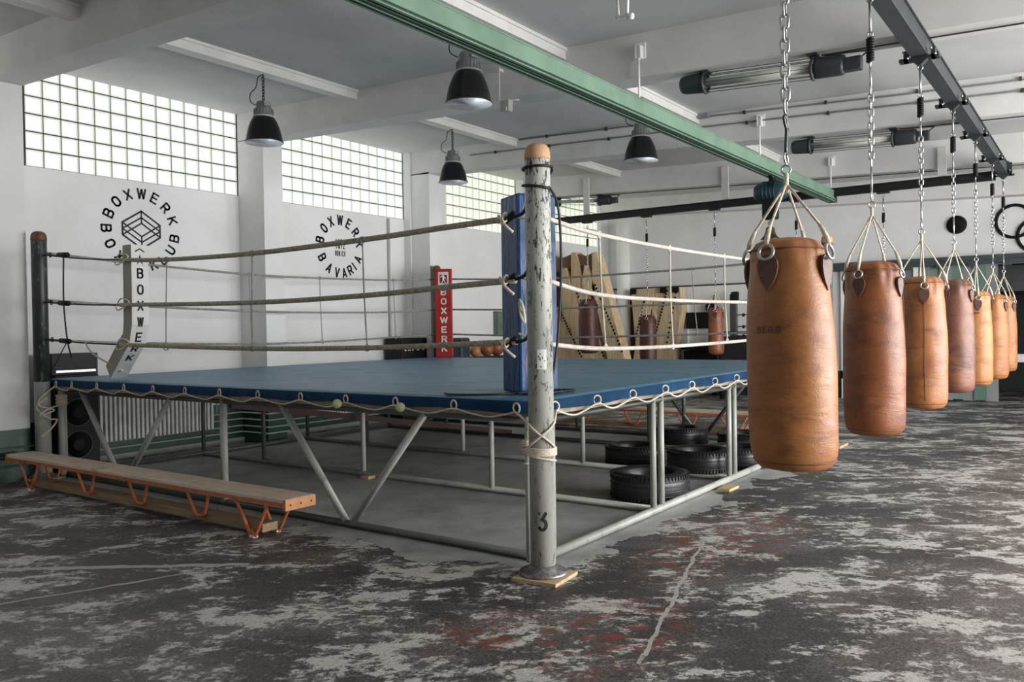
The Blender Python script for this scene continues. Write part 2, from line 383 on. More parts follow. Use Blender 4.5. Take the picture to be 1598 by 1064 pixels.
GLYPH = {
 'B': [[(0, 0), (0, 1), (.55, 1)]+_arc(.66, .76, .28, .24, 90, -90)+[(0, .52)], [(.6, .52)]+_arc(.68, .26, .32, .26, 90, -90)+[(0, 0)]],
 'O': [_O], 'X': [[(0, 0), (1, 1)], [(0, 1), (1, 0)]], 'W': [[(0, 1), (.24, 0), (.5, .95), (.76, 0), (1, 1)]],
 'E': [[(1, 1), (0, 1), (0, 0), (1, 0)], [(0, .52), (.85, .52)]], 'R': [_P+[(0, 0)], [(.5, .48), (1, 0)]],
 'K': [[(0, 0), (0, 1)], [(1, 1), (0, .38)], [(.33, .58), (1, 0)]], 'L': [[(0, 1), (0, 0), (1, 0)]],
 'U': [[(0, 1)]+_arc(.5, .32, .5, .32, 180, 360)+[(1, 1)]], 'A': [[(0, 0), (.5, 1), (1, 0)], [(.17, .28), (.83, .28)]],
 'V': [[(0, 1), (.5, 0), (1, 1)]], 'I': [[(.5, 0), (.5, 1)]], 'M': [[(0, 0), (0, 1), (.5, .3), (1, 1), (1, 0)]],
 'N': [[(0, 0), (0, 1), (1, 0), (1, 1)]], 'C': [_arc(.5, .68, .5, .32, 20, 180)+_arc(.5, .32, .5, .32, 180, 340)],
 'H': [[(0, 0), (0, 1)], [(1, 0), (1, 1)], [(0, .52), (1, .52)]], 'G': [_arc(.5, .68, .5, .32, 20, 180)+_arc(.5, .32, .5, .32, 180, 360)+[(1, .48), (.55, .48)]],
 '1': [[(.15, .8), (.55, 1), (.55, 0)]], '8': [_arc(.5, .76, .42, .24, -90, 270, 14), _arc(.5, .26, .5, .26, -90, 270, 14)],
 '7': [[(0, 1), (1, 1), (.35, 0)]], '2': [_arc(.5, .72, .5, .28, 170, -30)+[(0, 0), (1, 0)]],
 '3': [[(.05, 1), (.9, 1), (.45, .62)]+_arc(.48, .31, .47, .31, 80, -150, 10)], '-': [[(0, .5), (1, .5)]]}
def text(mb, s, f, h, wd=None, bold=.03, rot=0):
    """stroke letters; f maps local (x, y) in metres to a point; h letter height, wd total width; bold = stroke width / height"""
    n = len(s); wd = wd or h*.6*n; t = h*bold
    gap = wd*.28/n if n > 1 else 0; lw = (wd-gap*(n-1))/n
    ca, sa = math.cos(rot), math.sin(rot)
    for i, ch in enumerate(s):
        x0 = -wd/2+i*(lw+gap)+t/2; w_ = lw-t
        for pl in GLYPH[ch]:
            P_ = [(x0+p[0]*w_, -h/2+t/2+p[1]*(h-t)) for p in pl]
            for (ax, ay), (bx, by) in zip(P_[:-1], P_[1:]):
                ln = math.hypot(bx-ax, by-ay)
                if ln < 1e-7: continue
                dx, dy = (bx-ax)/ln, (by-ay)/ln; e_ = t*.32; nx_, ny_ = -dy*t/2, dx*t/2
                k = max(1, int(ln/(h*.25))); out = []
                for q in range(k+1):
                    u = -e_+(ln+2*e_)*q/k
                    for sg in (1, -1):
                        X_, Y_ = ax+dx*u+sg*nx_, ay+dy*u+sg*ny_; out.append(f(X_*ca-Y_*sa, X_*sa+Y_*ca))
                mb.add(out, [(2*q, 2*q+1, 2*q+3, 2*q+2) for q in range(k)])

# ================================================================= ROOM
YW, XW = 9.865, 17.85
cz = lambda y: 4.203+.0382*y            # ceiling falls gently away from the glass-block wall
bz = lambda y: 3.767+.0435*y            # beam undersides
struct('floor', MB().box(-6, 22.5, -9, YW+.3, -.2, 0), FLOOR)
b = MB(); b.hexa([(-6, -9, cz(-9)), (XW+.3, -9, cz(-9)), (XW+.3, YW+.3, cz(YW+.3)), (-6, YW+.3, cz(YW+.3)),
                  (-6, -9, cz(-9)+.2), (XW+.3, -9, cz(-9)+.2), (XW+.3, YW+.3, cz(YW+.3)+.2), (-6, YW+.3, cz(YW+.3)+.2)])
struct('ceiling', b, CEIL)
WB = 3.443                               # sill of the glass-block bands
WINS = ((-2.54, .45), (1.00, 3.80), (4.40, 7.25), (7.615, 10.615), (11.577, 13.977), (14.36, 17.36))
b = MB(); b.box(-6, XW+.3, YW, YW+.3, -.2, WB)
xs = [-6]+[x for w_ in WINS for x in w_]+[XW+.3]
for i in range(0, len(xs), 2): b.box(xs[i], xs[i+1], YW, YW+.3, WB, 4.8)
struct('wall_back', b, WALL)
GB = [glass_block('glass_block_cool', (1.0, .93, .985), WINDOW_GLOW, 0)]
GR = M('glass_block_rim', (.55, .60, .52), .2); 
def rimglow():
    mt, t, b_ = nt('glass_block_rim'); b_.inputs['Base Color'].default_value = (.4, .45, .4, 1); b_.inputs['Roughness'].default_value = .2
    b_.inputs['Emission Color'].default_value = (.60, .61, .55, 1); b_.inputs['Emission Strength'].default_value = .55; return mt
GRIM = rimglow()
for wi, (x0, x1) in enumerate(WINS):
    if wi < 1: continue
    mt = MB(); mt.box(x0, x1, YW+.03, YW+.08, WB, 4.78)
    root = struct('window_%d' % wi, mt, MORTAR)
    g = MB(); ref = {2: 4.444, 3: 8.015, 4: 11.577, 5: 14.36}.get(wi, x0)
    n0 = int(math.floor((x0-ref)/.2))-1
    k = n0
    while ref+k*.2 < x1-.005:
        a, c = max(ref+k*.2+.009, x0), min(ref+(k+1)*.2-.009, x1)
        if c-a > .02:
            for r in range(7):
                z0, z1 = WB+r*.2+.009, WB+(r+1)*.2-.009
                i_ = .016
                ya, yb = YW+.012, YW+.026
                vs = [(a, ya, z0), (c, ya, z0), (c, ya, z1), (a, ya, z1), (a+i_, yb, z0+i_), (c-i_, yb, z0+i_), (c-i_, yb, z1-i_), (a+i_, yb, z1-i_),
                      (a, YW+.031, z0), (c, YW+.031, z0), (c, YW+.031, z1), (a, YW+.031, z1)]
                if c-a < .06: continue
                g.cm = 1; g.add(vs, [(0, 1, 5, 4), (1, 2, 6, 5), (2, 3, 7, 6), (3, 0, 4, 7), (0, 8, 9, 1), (1, 9, 10, 2), (2, 10, 11, 3), (3, 11, 8, 0)])
                g.cm = 0; g.add(vs[4:8], [(0, 1, 2, 3)])
        k += 1
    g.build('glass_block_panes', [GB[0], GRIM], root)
# beams, pillars
BX = (-2.95, .45, 3.85, 7.25, 10.65, 14.05)
tn = 0
for i, x in enumerate(BX):
    b = MB(); y0, y1 = -9, YW+.02
    b.hexa([(x, y0, bz(y0)), (x+.32, y0, bz(y0)), (x+.32, y1, bz(y1)), (x, y1, bz(y1)),
            (x, y0, cz(y0)+.05), (x+.32, y0, cz(y0)+.05), (x+.32, y1, cz(y1)+.05), (x, y1, cz(y1)+.05)])
    tn += 1; struct('trim_%d' % tn, b, BEAMP)
b = MB(); b.hexa([(17.5, -9, 3.35), (XW+.05, -9, 3.35), (XW+.05, YW, 4.18), (17.5, YW, 4.18), (17.5, -9, 4.0), (XW+.05, -9, 4.0), (XW+.05, YW, 4.7), (17.5, YW, 4.7)])
tn += 1; struct('trim_%d' % tn, b, BEAMP)
for x in BX:
    x1 = x+.32
    b = MB(); b.box(x, x1, 9.31, YW+.02, 0, bz(9.3)+.03)
    tn += 1; struct('trim_%d' % tn, b, WALL)
for x0, x1 in ((10.615, 11.577), (13.977, 14.36)):
    b = MB(); b.box(x0, x1, 9.72, YW+.02, 0, 4.6); tn += 1; struct('trim_%d' % tn, b, WALL)
# far wall with the sliding gate opening
b = MB(); b.box(XW, XW+.3, 4.40, YW+.3, -.2, 4.8); b.box(XW, XW+.3, -9, 4.40, 2.60, 4.8); b.box(XW, XW+.3, -9, -3.2, -.2, 2.6)
struct('wall_right', b, WALL)
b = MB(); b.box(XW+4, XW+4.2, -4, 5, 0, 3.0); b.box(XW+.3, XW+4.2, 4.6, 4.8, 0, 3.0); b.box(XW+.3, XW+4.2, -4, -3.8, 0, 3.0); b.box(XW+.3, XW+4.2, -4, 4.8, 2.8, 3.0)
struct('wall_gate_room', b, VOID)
# front wall (behind the camera) with tall windows, left end wall
b = MB(); b.box(-6, XW+.3, FRONT_Y-.25, FRONT_Y, -.2, .06); b.box(-6, XW+.3, FRONT_Y-.25, FRONT_Y, 3.65, 4.4)
xs = [-6, 3.6, 5.9, 6.8, 9.6, 10.7, 13.7, 14.4, 17.0, XW+.3]
for i in range(0, len(xs), 2): b.box(xs[i], xs[i+1], FRONT_Y-.25, FRONT_Y, .06, 3.65)
struct('wall_front', b, WALL)
b = MB(); b.box(-4.3, -4, -9, YW+.3, -.2, 4.8)
struct('wall_left', b, WALL)
# skirting board along the glass-block wall, broken round the pillars
b = MB()
for a, c in ((4.17, 7.25), (7.57, 10.615), (11.577, 13.977), (14.37, 17.85)): b.box(a, c, YW-.03, YW, 0, .07)
struct('baseboard_back', b, M('grey_skirting', (.30, .30, .27), .6))
# ceiling trunking battens that carry the lamps (cross between beams)
for k, (xa, xb) in enumerate(((.77, 3.85), (4.17, 7.25), (7.57, 10.65), (10.97, 14.05))):
    for y in (7.55, 4.54):
        b = MB(); b.box(xa, xb, y-.075, y+.075, cz(y)-.12, cz(y)+.02); b.box(xa, xb, y-.095, y+.095, cz(y)-.035, cz(y)+.02)
        tn += 1; struct('trim_%d' % tn, b, TRUNK)

# ================================================================= WALL EMBLEMS
def arc_letters(mb, s, cx, cz_, r, h, angs, inward, y, wd, bold):
    bold = .175
    for ch, a in zip(s, angs):
        t = math.radians(a); px_, pz_ = cx+r*math.sin(t), cz_+r*math.cos(t)
        rot = -t if not inward else -t+PI
        text(mb, ch, lambda u, v, px_=px_, pz_=pz_: (px_+u, y, pz_+v), h, wd*(1.5 if ch == 'W' else 1.18), bold, rot)
e = thing('wall_emblem', (5.80, YW, 2.84), 'round black painted emblem with a hexagonal line cube, on the leftmost white wall', 'wall emblem')
b = MB(); y = YW-.004
arc_letters(b, 'BOXWERK', 5.80, 2.84, .455, .14, (-68, -45, -22, 1, 24, 47, 70), False, y, .085, .035)
arc_letters(b, 'BOXERKLUB', 5.80, 2.84, .455, .14, (-92, -116, -140, -161, 180, 160, 141, 120, 99), True, y, .085, .035)
b.build('ring_lettering', INK, e)
b = MB()
def seg2(b, p, q, w_, cx, cz_, y, sx=.25, sz=.235):
    P0 = Vector((cx+p[0]*sx, y, cz_+p[1]*sz)); P1 = Vector((cx+q[0]*sx, y, cz_+q[1]*sz)); d = (P1-P0).normalized(); n = Vector((-d.z, 0, d.x))*w_/2
    P0 -= d*w_*.35; P1 += d*w_*.35
    b.add([P0-n, P1-n, P1+n, P0+n], [(0, 1, 2, 3)])
hx = [(0, 1), (-1, .33), (-1, -.33), (0, -1), (1, -.33), (1, .33)]
for i in range(6): seg2(b, hx[i], hx[(i+1) % 6], .022, 5.80, 2.84, y)
for p, q in (((0, 1), (0, .36)), ((0, -.36), (0, -1))): seg2(b, p, q, .018, 5.80, 2.84, y)
for s_ in (1, -1):
    for a, c in ((.66, 0), (.36, -.33)):
        seg2(b, (-1, c*s_), (0, a*s_), .018, 5.80, 2.84, y-.0006*(s_+2)); seg2(b, (0, a*s_), (1, c*s_), .018, 5.80, 2.84, y-.0006*(s_+2))
b.build('line_cube', INK, e)
e = thing('wall_emblem', (9.13, YW, 2.87), 'round black painted emblem with year and city in its centre, between two pillars', 'wall emblem')
b = MB()
arc_letters(b, 'BOXWERK', 9.13, 2.87, .42, .17, (-79, -51, -26, 1, 27, 53, 81), False, y, .085, .035)
arc_letters(b, 'BAVARIA', 9.13, 2.87, .42, .165, (-117, -146, -170, 169, 150, 135, 115), True, y, .085, .035)
b.build('ring_lettering', INK, e)
b = MB(); text(b, '1872', lambda u, v: (9.13+u, y, 2.91+v), .155, .20, .10); text(b, 'MUNICH', lambda u, v: (9.13+u, y, 2.76+v), .09, .21, .10)
b.build('centre_lettering', INK, e)

# ================================================================= BOXING RING
MT = 1.07
ring = thing('boxing_ring', (7.42, 6.0, 0), 'raised boxing ring with blue canvas, roped on four posts, standing on a tubular frame', 'boxing ring')
# canvas: top with rounded edges
X0, X1, Y0, Y1 = 4.33, 10.58, 2.92, 9.24
bm = bmesh.new(); nx, ny = 60, 60
b = MB()
def edge(t): return None
prof = [(0.0, .985), (0.0, 1.035), (.012, 1.058), (.045, 1.07)]
rings_ = []
vs = []; fs = []
def rect_loop(ins, z, n=24):
    out = []
    xa, xb, ya, yb = X0+ins, X1-ins, Y0+ins, Y1-ins
    for i in range(n): out.append((xa+(xb-xa)*i/n, ya, z))
    for i in range(n): out.append((xb, ya+(yb-ya)*i/n, z))
    for i in range(n): out.append((xb-(xb-xa)*i/n, yb, z))
    for i in range(n): out.append((xa, yb-(yb-ya)*i/n, z))
    return out
loops = [rect_loop(i, z) for i, z in prof]
for lp in loops:
    for j, p in enumerate(lp):
        q = list(p)
        if lp is loops[0]: q[2] += .008*math.sin(j*2*PI/4)
        vs.append(q)
n = 96
for i in range(2):
    for j in range(n): fs.append((i*n+j, i*n+(j+1) % n, (i+1)*n+(j+1) % n, (i+1)*n+j))
b.add(vs, fs, True); b.build('canvas_skirt', SKIRT, ring)['label'] = 'darker blue canvas edge laced to the frame'
b = MB(); fs = [(2*n+j, 2*n+(j+1) % n, 3*n+(j+1) % n, 3*n+j) for j in range(n)]+[tuple(range(3*n, 4*n))]
b.add(vs, fs, False); b.v = b.v[2*n:]; b.f = [[k-2*n for k in f] for f in b.f]; b.build('canvas', CANVAS, ring)
b = MB(); b.box(X0+.03, X1-.03, Y0+.03, Y1-.03, .955, .995); b.build('deck_board', BOARD, ring)
# frame under the deck
def member(name, p, q, r, mat, parent=ring, seg=10):
    b = MB(); b.tube([p, q], r, seg); return b.build(name, mat, parent)
RX = (4.47, 6.16, 7.82, 9.45, 10.5); RY = (2.98, 4.67, 6.36, 8.0, 9.18)
for i, x in enumerate(RX):
    mt_ = TUBEW if i < 2 else TUBED
    member('base_rail', (x, RY[0], .03), (x, RY[-1], .03), .028, TUBEW if i in (1, 2) else TUBED)
    member('top_rail', (x, RY[0], .925), (x, RY[-1], .925), .025, TUBED)
for yy in (RY[0], RY[-1]):
    member('base_rail', (RX[0], yy, .035), (RX[-1], yy, .035), .032 if yy == RY[0] else .028, TUBEW if yy == RY[0] else TUBED)
    member('top_rail', (RX[0], yy, .925), (RX[-1], yy, .925), .025, TUBED)
member('upright', (4.47, 6.36, 0.03), (4.47, 6.36, .96), .034, TUBEW)
member('upright', (4.345, 3.0, 0.03), (4.345, 3.0, .96), .022, TUBEW); member('upright', (4.60, 2.985, 0.03), (4.60, 2.985, .96), .022, TUBEW)
member('upright', (4.40, 9.1, 0.03), (4.40, 9.1, .98), .034, TUBEW)
member('upright', (4.48, 9.22, 0.03), (4.48, 9.22, .98), .030, TUBEW)
for x in (6.09, 6.24, 7.75, 7.89, 9.40, 9.54): member('upright', (x, 2.98, .03), (x, 2.98, .96), .026, TUBEW)
for i, x in enumerate(RX[1:]):
    for yy in RY[1:]:
        member('upright', (x, yy, .03), (x, yy, .94), .026, TUBED if (i > 1 or yy > 6.5) else TUBEW)
for foot, a, c in ((4.78, 5.58, 3.97), (8.03, 8.82, 7.16)):
    for yy, s_ in ((a, 1), (c, -1)):
        member('diagonal_brace', (4.47, foot+.04*s_, .05), (4.47, yy, .94), .029, TUBEW)
for s_ in (1, -1): member('diagonal_brace', (10.5, 4.42+.04*s_, .05), (10.5, 4.42+.75*s_, .94), .026, TUBED)
b = MB(); b.hexa([(4.50, 6.28, .86), (9.6, 6.9, .02), (9.6, 6.94, .02), (4.50, 6.32, .86), (4.50, 6.28, .92), (9.6, 6.9, .08), (9.6, 6.94, .08), (4.50, 6.32, .92)])
b.build('cross_brace', MAROON, ring)
# corner posts
def post(x, y_, r, h, mats, cap, lean=(0, 0), white_low=False):
    b = MB(); b.lathe([(r, .05), (r, h-.09), (r*.96, h-.08)], (x, y_, 0), 28)
    p = b.build('corner_post', mats, ring)
    b = MB(); b.lathe([(r*1.01, h-.085), (r*1.03, h-.065), (r*1.0, h-.035), (r*.90, h-.012), (r*.72, h+.004), (r*.4, h+.014), (0, h+.017)], (x, y_, 0), 28); b.build('wooden_cap', cap, p)
    b = MB(); b.lathe([(r*1.9, .022), (r*1.95, .034), (r*1.8, .046), (r*1.2, .052), (r*1.1, .075), (r, .08)], (x, y_, 0), 28); b.build('base_flange', FLANGE, p)
    return p
PA, PB, PC, PD = (4.215, 2.81), (4.25, 9.20), (10.68, 9.2), (10.66, 2.81)
p_main = post(*PA, .078, 2.63, POSTW, CAPW)
p_left = post(*PB, .076, 2.62, POSTD, CAPD)
p_back = post(*PC, .07, 2.60, POSTG, CAPD)
p_right = post(*PD, .066, 2.615, POSTG, CAPW)
b = MB(); b.lathe([(.078, .05), (.078, 1.03), (.0775, 1.04)], (PB[0], PB[1], 0), 28); b.build('grey_painted_lower_length', TUBEW, p_left)
# painted 3 and maintenance sticker on the near post
ca = math.atan2(-PA[1], -PA[0])
def cyl(cx, cy, r, a0, z0): return lambda u, v: (cx+r*math.cos(a0+u/r), cy+r*math.sin(a0+u/r), z0+v)
b = MB(); text(b, '3', cyl(PA[0], PA[1], .0812, ca, .355), .115, .068, .15); b.build('painted_number', INK, p_main)
b = MB(); f = cyl(PA[0], PA[1], .0795, ca+.12, 1.335)
for i in range(6):
    u0, u1 = -.03+.01*i, -.02+.01*i; b.add([f(u0, -.06), f(u1, -.06), f(u1, .06), f(u0, .06)], [(0, 1, 2, 3)])
b.build('label_sticker', WLET, p_main)
b = MB(); f = cyl(PA[0], PA[1], .0802, ca+.12, 1.335); rr = random.Random(3)
for i in range(9):
    u, v = rr.uniform(-.024, .02), rr.uniform(-.05, .03); w_ = rr.uniform(.004, .012)
    b.add([f(u, v), f(u+w_, v), f(u+w_, v+.006), f(u, v+.006)], [(0, 1, 2, 3)])
b.build('sticker_marks', INK, p_main)
# ropes
def rope(name, pts, r, mat, n=8, seg=10):
    b = MB(); b.tube(smooth_pts(pts, n), r, seg); return b.build(name, mat, ring)
XL, YN, XF, YF = 4.28, 2.87, 10.6, 9.12
rope('rope', [(XL, 7.65, 2.24), (XL, 6.88, 2.195), (XL, 5.67, 2.17), (XL, 4.39, 2.185), (XL, 3.57, 2.21), (XL+.03, 3.12, 2.225)], .02, ROPEO)
rope('rope', [(XL, 7.67, 1.81), (XL, 5.7, 1.77), (XL, 4.4, 1.78), (XL, 3.58, 1.81), (XL+.03, 3.05, 1.83)], .02, ROPEO)
rope('rope', [(XL, 7.69, 1.43), (XL, 5.71, 1.395), (XL, 4.41, 1.40), (XL, 3.59, 1.42), (XL+.03, 3.05, 1.44)], .02, ROPEO)
for z0, z1 in ((2.38, 2.24), (1.88, 1.81), (1.49, 1.43)):
    rope('rope_end_cord', [(PB[0]+.03, 9.12, z0), (XL, 8.4, (z0+z1)/2-.01), (XL, 7.64, z1)], .0085, CORDD, 4, 6)
    b = MB(); b.tube([(XL, 8.84, z0-.015), (XL, 8.66, z0-.025)], .026, 10); b.torus((XL, 9.02, z0-.005), .022, .006, (1, 0, 0), 14, 6); b.build('turnbuckle', BLACK, ring)
rope('corner_cord', [(XL, 8.74, 2.36), (XL, 8.76, 1.87), (XL, 8.70, 1.47), (XL, 8.62, 1.30)], .008, CORDD, 5, 6)
rope('corner_cord', [(XL, 8.70, 1.47), (XL, 9.0, 1.20), (XL, 9.18, 1.05)], .006, CORDD, 5, 6)
rope('corner_cord', [(XL, 8.35, 1.47), (XL, 8.2, 1.34), (4.45, 7.95, 1.16)], .009, CORD, 5, 6)
for z, zb, cz_ in ((2.2, 2.235, 2.21), (1.78, 1.84, 1.82), (1.405, 1.44, 1.43)):
    rope('rope', [(4.42, YN, zb-.02), (5.07, YN, z-.03), (6.28, YN, z-.045), (8.1, YN, z-.03), (10.55, YN, z+.02)], .0155, ROPEW)
    b = MB(); b.tube(smooth_pts([(XL+.03, 3.1, zb-.01), (4.29, 2.98, zb+.01), (4.22, 2.89, zb+.05)], 4), .012, 8); b.tube([(XL+.03, 3.13, zb-.025), (XL+.03, 3.05, zb+.02)], .024, 8)
    b.build('black_tension_strap', BLACK, ring)
    b = MB(); b.tube(smooth_pts([(4.27, 3.15, zb+.01), (4.26, 3.10, zb-.05), (4.30, 3.06, zb-.1)], 4), .01, 8); b.torus((4.27, 3.1, zb-.005), .028, .007, (0, 1, .2), 14, 6); b.build('knotted_cord_end', CORD, ring)
rope('rope', [(4.3, YF, 2.40), (5.26, YF, 2.35), (6.84, YF, 2.29), (8.04, YF, 2.29), (9.54, YF, 2.32), (10.66, YF, 2.38)], .014, ROPEG)
rope('rope', [(4.3, YF, 1.90), (5.17, YF, 1.86), (6.83, YF, 1.81), (8.02, YF, 1.80), (9.6, YF, 1.82), (10.66, YF, 1.87)], .014, ROPEG)
rope('rope', [(4.3, YF, 1.48), (5.16, YF, 1.43), (6.82, YF, 1.38), (8.02, YF, 1.38), (9.52, YF, 1.42), (10.66, YF, 1.45)], .014, ROPEG)
rope('rope', [(XF, 9.15, 2.38), (XF, 7.75, 2.31), (XF, 6.87, 2.28), (XF, 4.57, 2.30), (XF, 2.9, 2.36)], .015, ROPEG)
rope('rope', [(XF, 9.15, 1.87), (XF, 7.76, 1.83), (XF, 6.88, 1.82), (XF, 4.53, 1.83), (XF, 2.9, 1.86)], .015, ROPEG)
rope('rope', [(XF, 9.15, 1.46), (XF, 7.77, 1.42), (XF, 6.88, 1.38), (XF, 4.49, 1.41), (XF, 2.9, 1.45)], .015, ROPEG)
def spacer(p, q, r, mat):
    p, q = Vector(p), Vector(q); m_ = (p+q)/2+Vector((.004, .01, 0))
    b = MB(); b.tube(smooth_pts([p, m_, q], 4), r, 6)
    for e_ in (p, q): b.torus(e_, .022, .006, (0, 1, 0) if abs(p.x-XL) > .1 and abs(p.x-XF) > .1 else (0, 1, 0), 12, 6)
    b.build('rope_spacer', mat, ring)
spacer((XL, 6.88, 2.195), (XL, 6.92, 1.40), .0055, ROPEG)
spacer((XL, 5.66, 2.17), (XL, 5.68, 1.395), .0055, ROPEG)
spacer((XL, 4.39, 2.185), (XL, 4.36, 1.40), .0055, ROPEG)
for x, a, c in ((6.84, 2.29, 1.38), (8.04, 2.29, 1.38), (9.55, 2.32, 1.42)): spacer((x, YF, a), (x+.03, YF, c), .006, ROPEG)
spacer((5.07, YN, 2.17), (5.14, YN, 1.38), .008, ROPEW); spacer((6.22, YN, 2.155), (6.26, YN, 1.36), .008, ROPEW); spacer((7.4, YN, 2.16), (7.45, YN, 1.38), .008, ROPEW)
spacer((XF, 4.57, 2.30), (XF, 4.5, 1.41), .007, ROPEG)
# grommets along the skirt and the lacing that ties it down
EL = [9.24-.19, 8.72, 8.22, 7.72, 7.22, 6.71, 6.2, 5.68, 5.15, 4.64, 4.13, 3.59, 3.07]
for yy in EL:
    b = MB(); b.torus((X0-.008, yy, 1.014), .031, .0065, (1, -.25, 0), 20, 6); b.build('grommet', CORD, ring)
ER = [4.53, 5.08, 5.62, 6.19, 6.72, 7.24, 7.79, 8.33, 8.87, 9.4, 9.93, 10.45]
for xx in ER:
    b = MB(); b.torus((xx, Y0-.008, 1.014), .031, .0065, (.5, 1, 0), 20, 6); b.build('grommet', CORD, ring)
pts = []
for i, yy in enumerate(EL):
    pts.append((X0-.018, yy, .99))
    if i < len(EL)-1:
        ym = (yy+EL[i+1])/2; pts.append((X0-.006, yy*.72+EL[i+1]*.28, .963)); pts.append((X0+.02, ym, .945)); pts.append((X0-.006, yy*.28+EL[i+1]*.72, .958))
b = MB(); b.tube(smooth_pts(pts, 4), .006, 7); b.build('lacing_rope', CORD, ring)
pts = []
for i, xx in enumerate(ER):
    pts.append((xx, Y0-.018, .99))
    if i < len(ER)-1:
        pts.append((xx*.72+ER[i+1]*.28, Y0-.01, .95)); pts.append(((xx+ER[i+1])/2, Y0+.0, .935)); pts.append((xx*.28+ER[i+1]*.72, Y0-.005, .955))
b = MB(); b.tube(smooth_pts(pts, 4), .0068, 7); b.build('lacing_rope', CORD, ring)
# lacing crossed round the near post
def around(cx, cy, r, a0, a1, z0, z1, n=16):
    return [(cx+r*math.cos(a0+(a1-a0)*i/n), cy+r*math.sin(a0+(a1-a0)*i/n), z0+(z1-z0)*i/n) for i in range(n+1)]
b = MB(); r_ = .088
al = ca+1.1; ar = ca-1.1          # left and right flanks seen from the camera side
al, ar = ca-1.15, ca+1.15
b.tube([(X0-.018, 3.07, .99)]+around(PA[0], PA[1], r_, al, ar, .95, .80), .0075, 7)
b.tube([(4.53, Y0-.018, .99)]+around(PA[0], PA[1], r_, ar, al, .95, .80), .0075, 7)
for k in range(4): b.tube(around(PA[0], PA[1], .088, 0, 2*PI, .795-.012*k, .79-.012*k, 28), .0075, 7)
b.tube(around(PA[0], PA[1], .092, al-.2, ar, .76, .72), .0075, 7)
b.build('lacing_rope', CORD, ring)
b = MB()
for k in range(5): b.torus((4.345, 3.0, .81-.018*k), .032+.004*(k % 2), .009, (.1*(k % 3), .15, 1), 16, 7)
b.torus((4.345, 3.0, .66), .03, .008, (.1, .1, 1), 16, 7); b.build('rope_knot', CORD, ring)
# hank of rope tied at the left corner
b = MB(); rr = random.Random(5)
for k in range(6): b.torus((4.40, 9.1, .79+.018*k), .045+.006*(k % 2), .009, (.15*rr.uniform(-1, 1), .15, 1), 16, 7)
b.tube(smooth_pts([(X0-.018, 9.05, .99), (4.20, 9.12, .88), (4.13, 9.0, .80), (4.30, 9.05, .74), (4.14, 9.02, .70), (4.2, 8.98, .76), (4.36, 9.06, .79)], 5), .009, 7)
b.tube(smooth_pts([(4.20, 8.98, .88), (4.12, 9.05, .78), (4.22, 9.0, .66), (4.30, 9.0, .64), (4.24, 9.02, .54), (4.16, 9.05, .47)], 5), .008, 7)
b.build('rope_hank', CORD, ring)
# cable looped round the top of the near post and down onto the canvas
b = MB(); cb = [Vector(p) for p in around(PA[0], PA[1], .09, ca-2.6, ca+1.6, 2.49, 2.50, 14)]+[Vector(p) for p in around(PA[0], PA[1], .09, ca+1.6, ca+4.1, 2.49, 2.40, 10)]+\
    [Vector(p) for p in around(PA[0], PA[1], .092, ca+4.1, ca+7.3, 2.40, 2.36, 10)]
cb += [Vector(p) for p in ((4.33, 2.735, 2.25), (4.35, 2.735, 1.9), (4.33, 2.75, 1.5), (4.31, 2.78, 1.25), (4.42, 2.9, 1.09), (4.6, 3.0, 1.082), (4.95, 3.12, 1.082), (5.0, 3.3, 1.082), (4.7, 3.3, 1.082), (4.55, 3.15, 1.084),
       (4.75, 3.02, 1.09), (5.0, 3.05, 1.085), (4.9, 3.22, 1.085), (4.6, 3.28, 1.082), (4.42, 3.4, 1.082), (4.36, 3.62, 1.08), (4.42, 3.75, 1.08))]
b.tube(smooth_pts(cb, 5), .0085, 7)
tag(b.build('power_cable', RUBBER), 'black power cable wound round the near corner post top and coiled on the canvas', 'cable')
# corner pads
def pad(name, c, u, wu, wv, z0, z1, mat, label=None):
    u = Vector((u[0], u[1], 0)).normalized(); v = Vector((u.y, -u.x, 0)); c = Vector((c[0], c[1], 0))
    xf = Matrix(((u.x, v.x, 0, c.x), (u.y, v.y, 0, c.y), (0, 0, 1, 0), (0, 0, 0, 1)))
    b = MB(); b.box(-wu/2, wu/2, -wv/2, wv/2, z0, z1, xf, .018); return b.build(name, mat, ring), xf
bp, xf = pad('corner_pad', (4.885, 3.345), (.49, .87), .29, .30, MT+.004, 2.46, BLUEV)
b = MB()
for zz in (2.23, 1.83, 1.44): MB().tube(smooth_pts([(4.62, 3.25, zz+.05), (4.55, 3.16, zz+.03), (4.50, 3.05, zz), (4.40, 2.98, zz+.03)], 4), .008, 6).build('tie_cord', CORD, bp)
b.tube(smooth_pts([(4.66, 3.27, 1.72), (4.63, 3.22, 1.66), (4.66, 3.23, 1.56), (4.63, 3.24, 1.62), (4.66, 3.27, 1.70)], 4), .012, 6); b.build('tie_cord', CORD, bp)
rp, xf = pad('corner_pad', (10.50, 8.90), (-.76, -.65), .12, .29, MT+.004, 2.53, REDV)
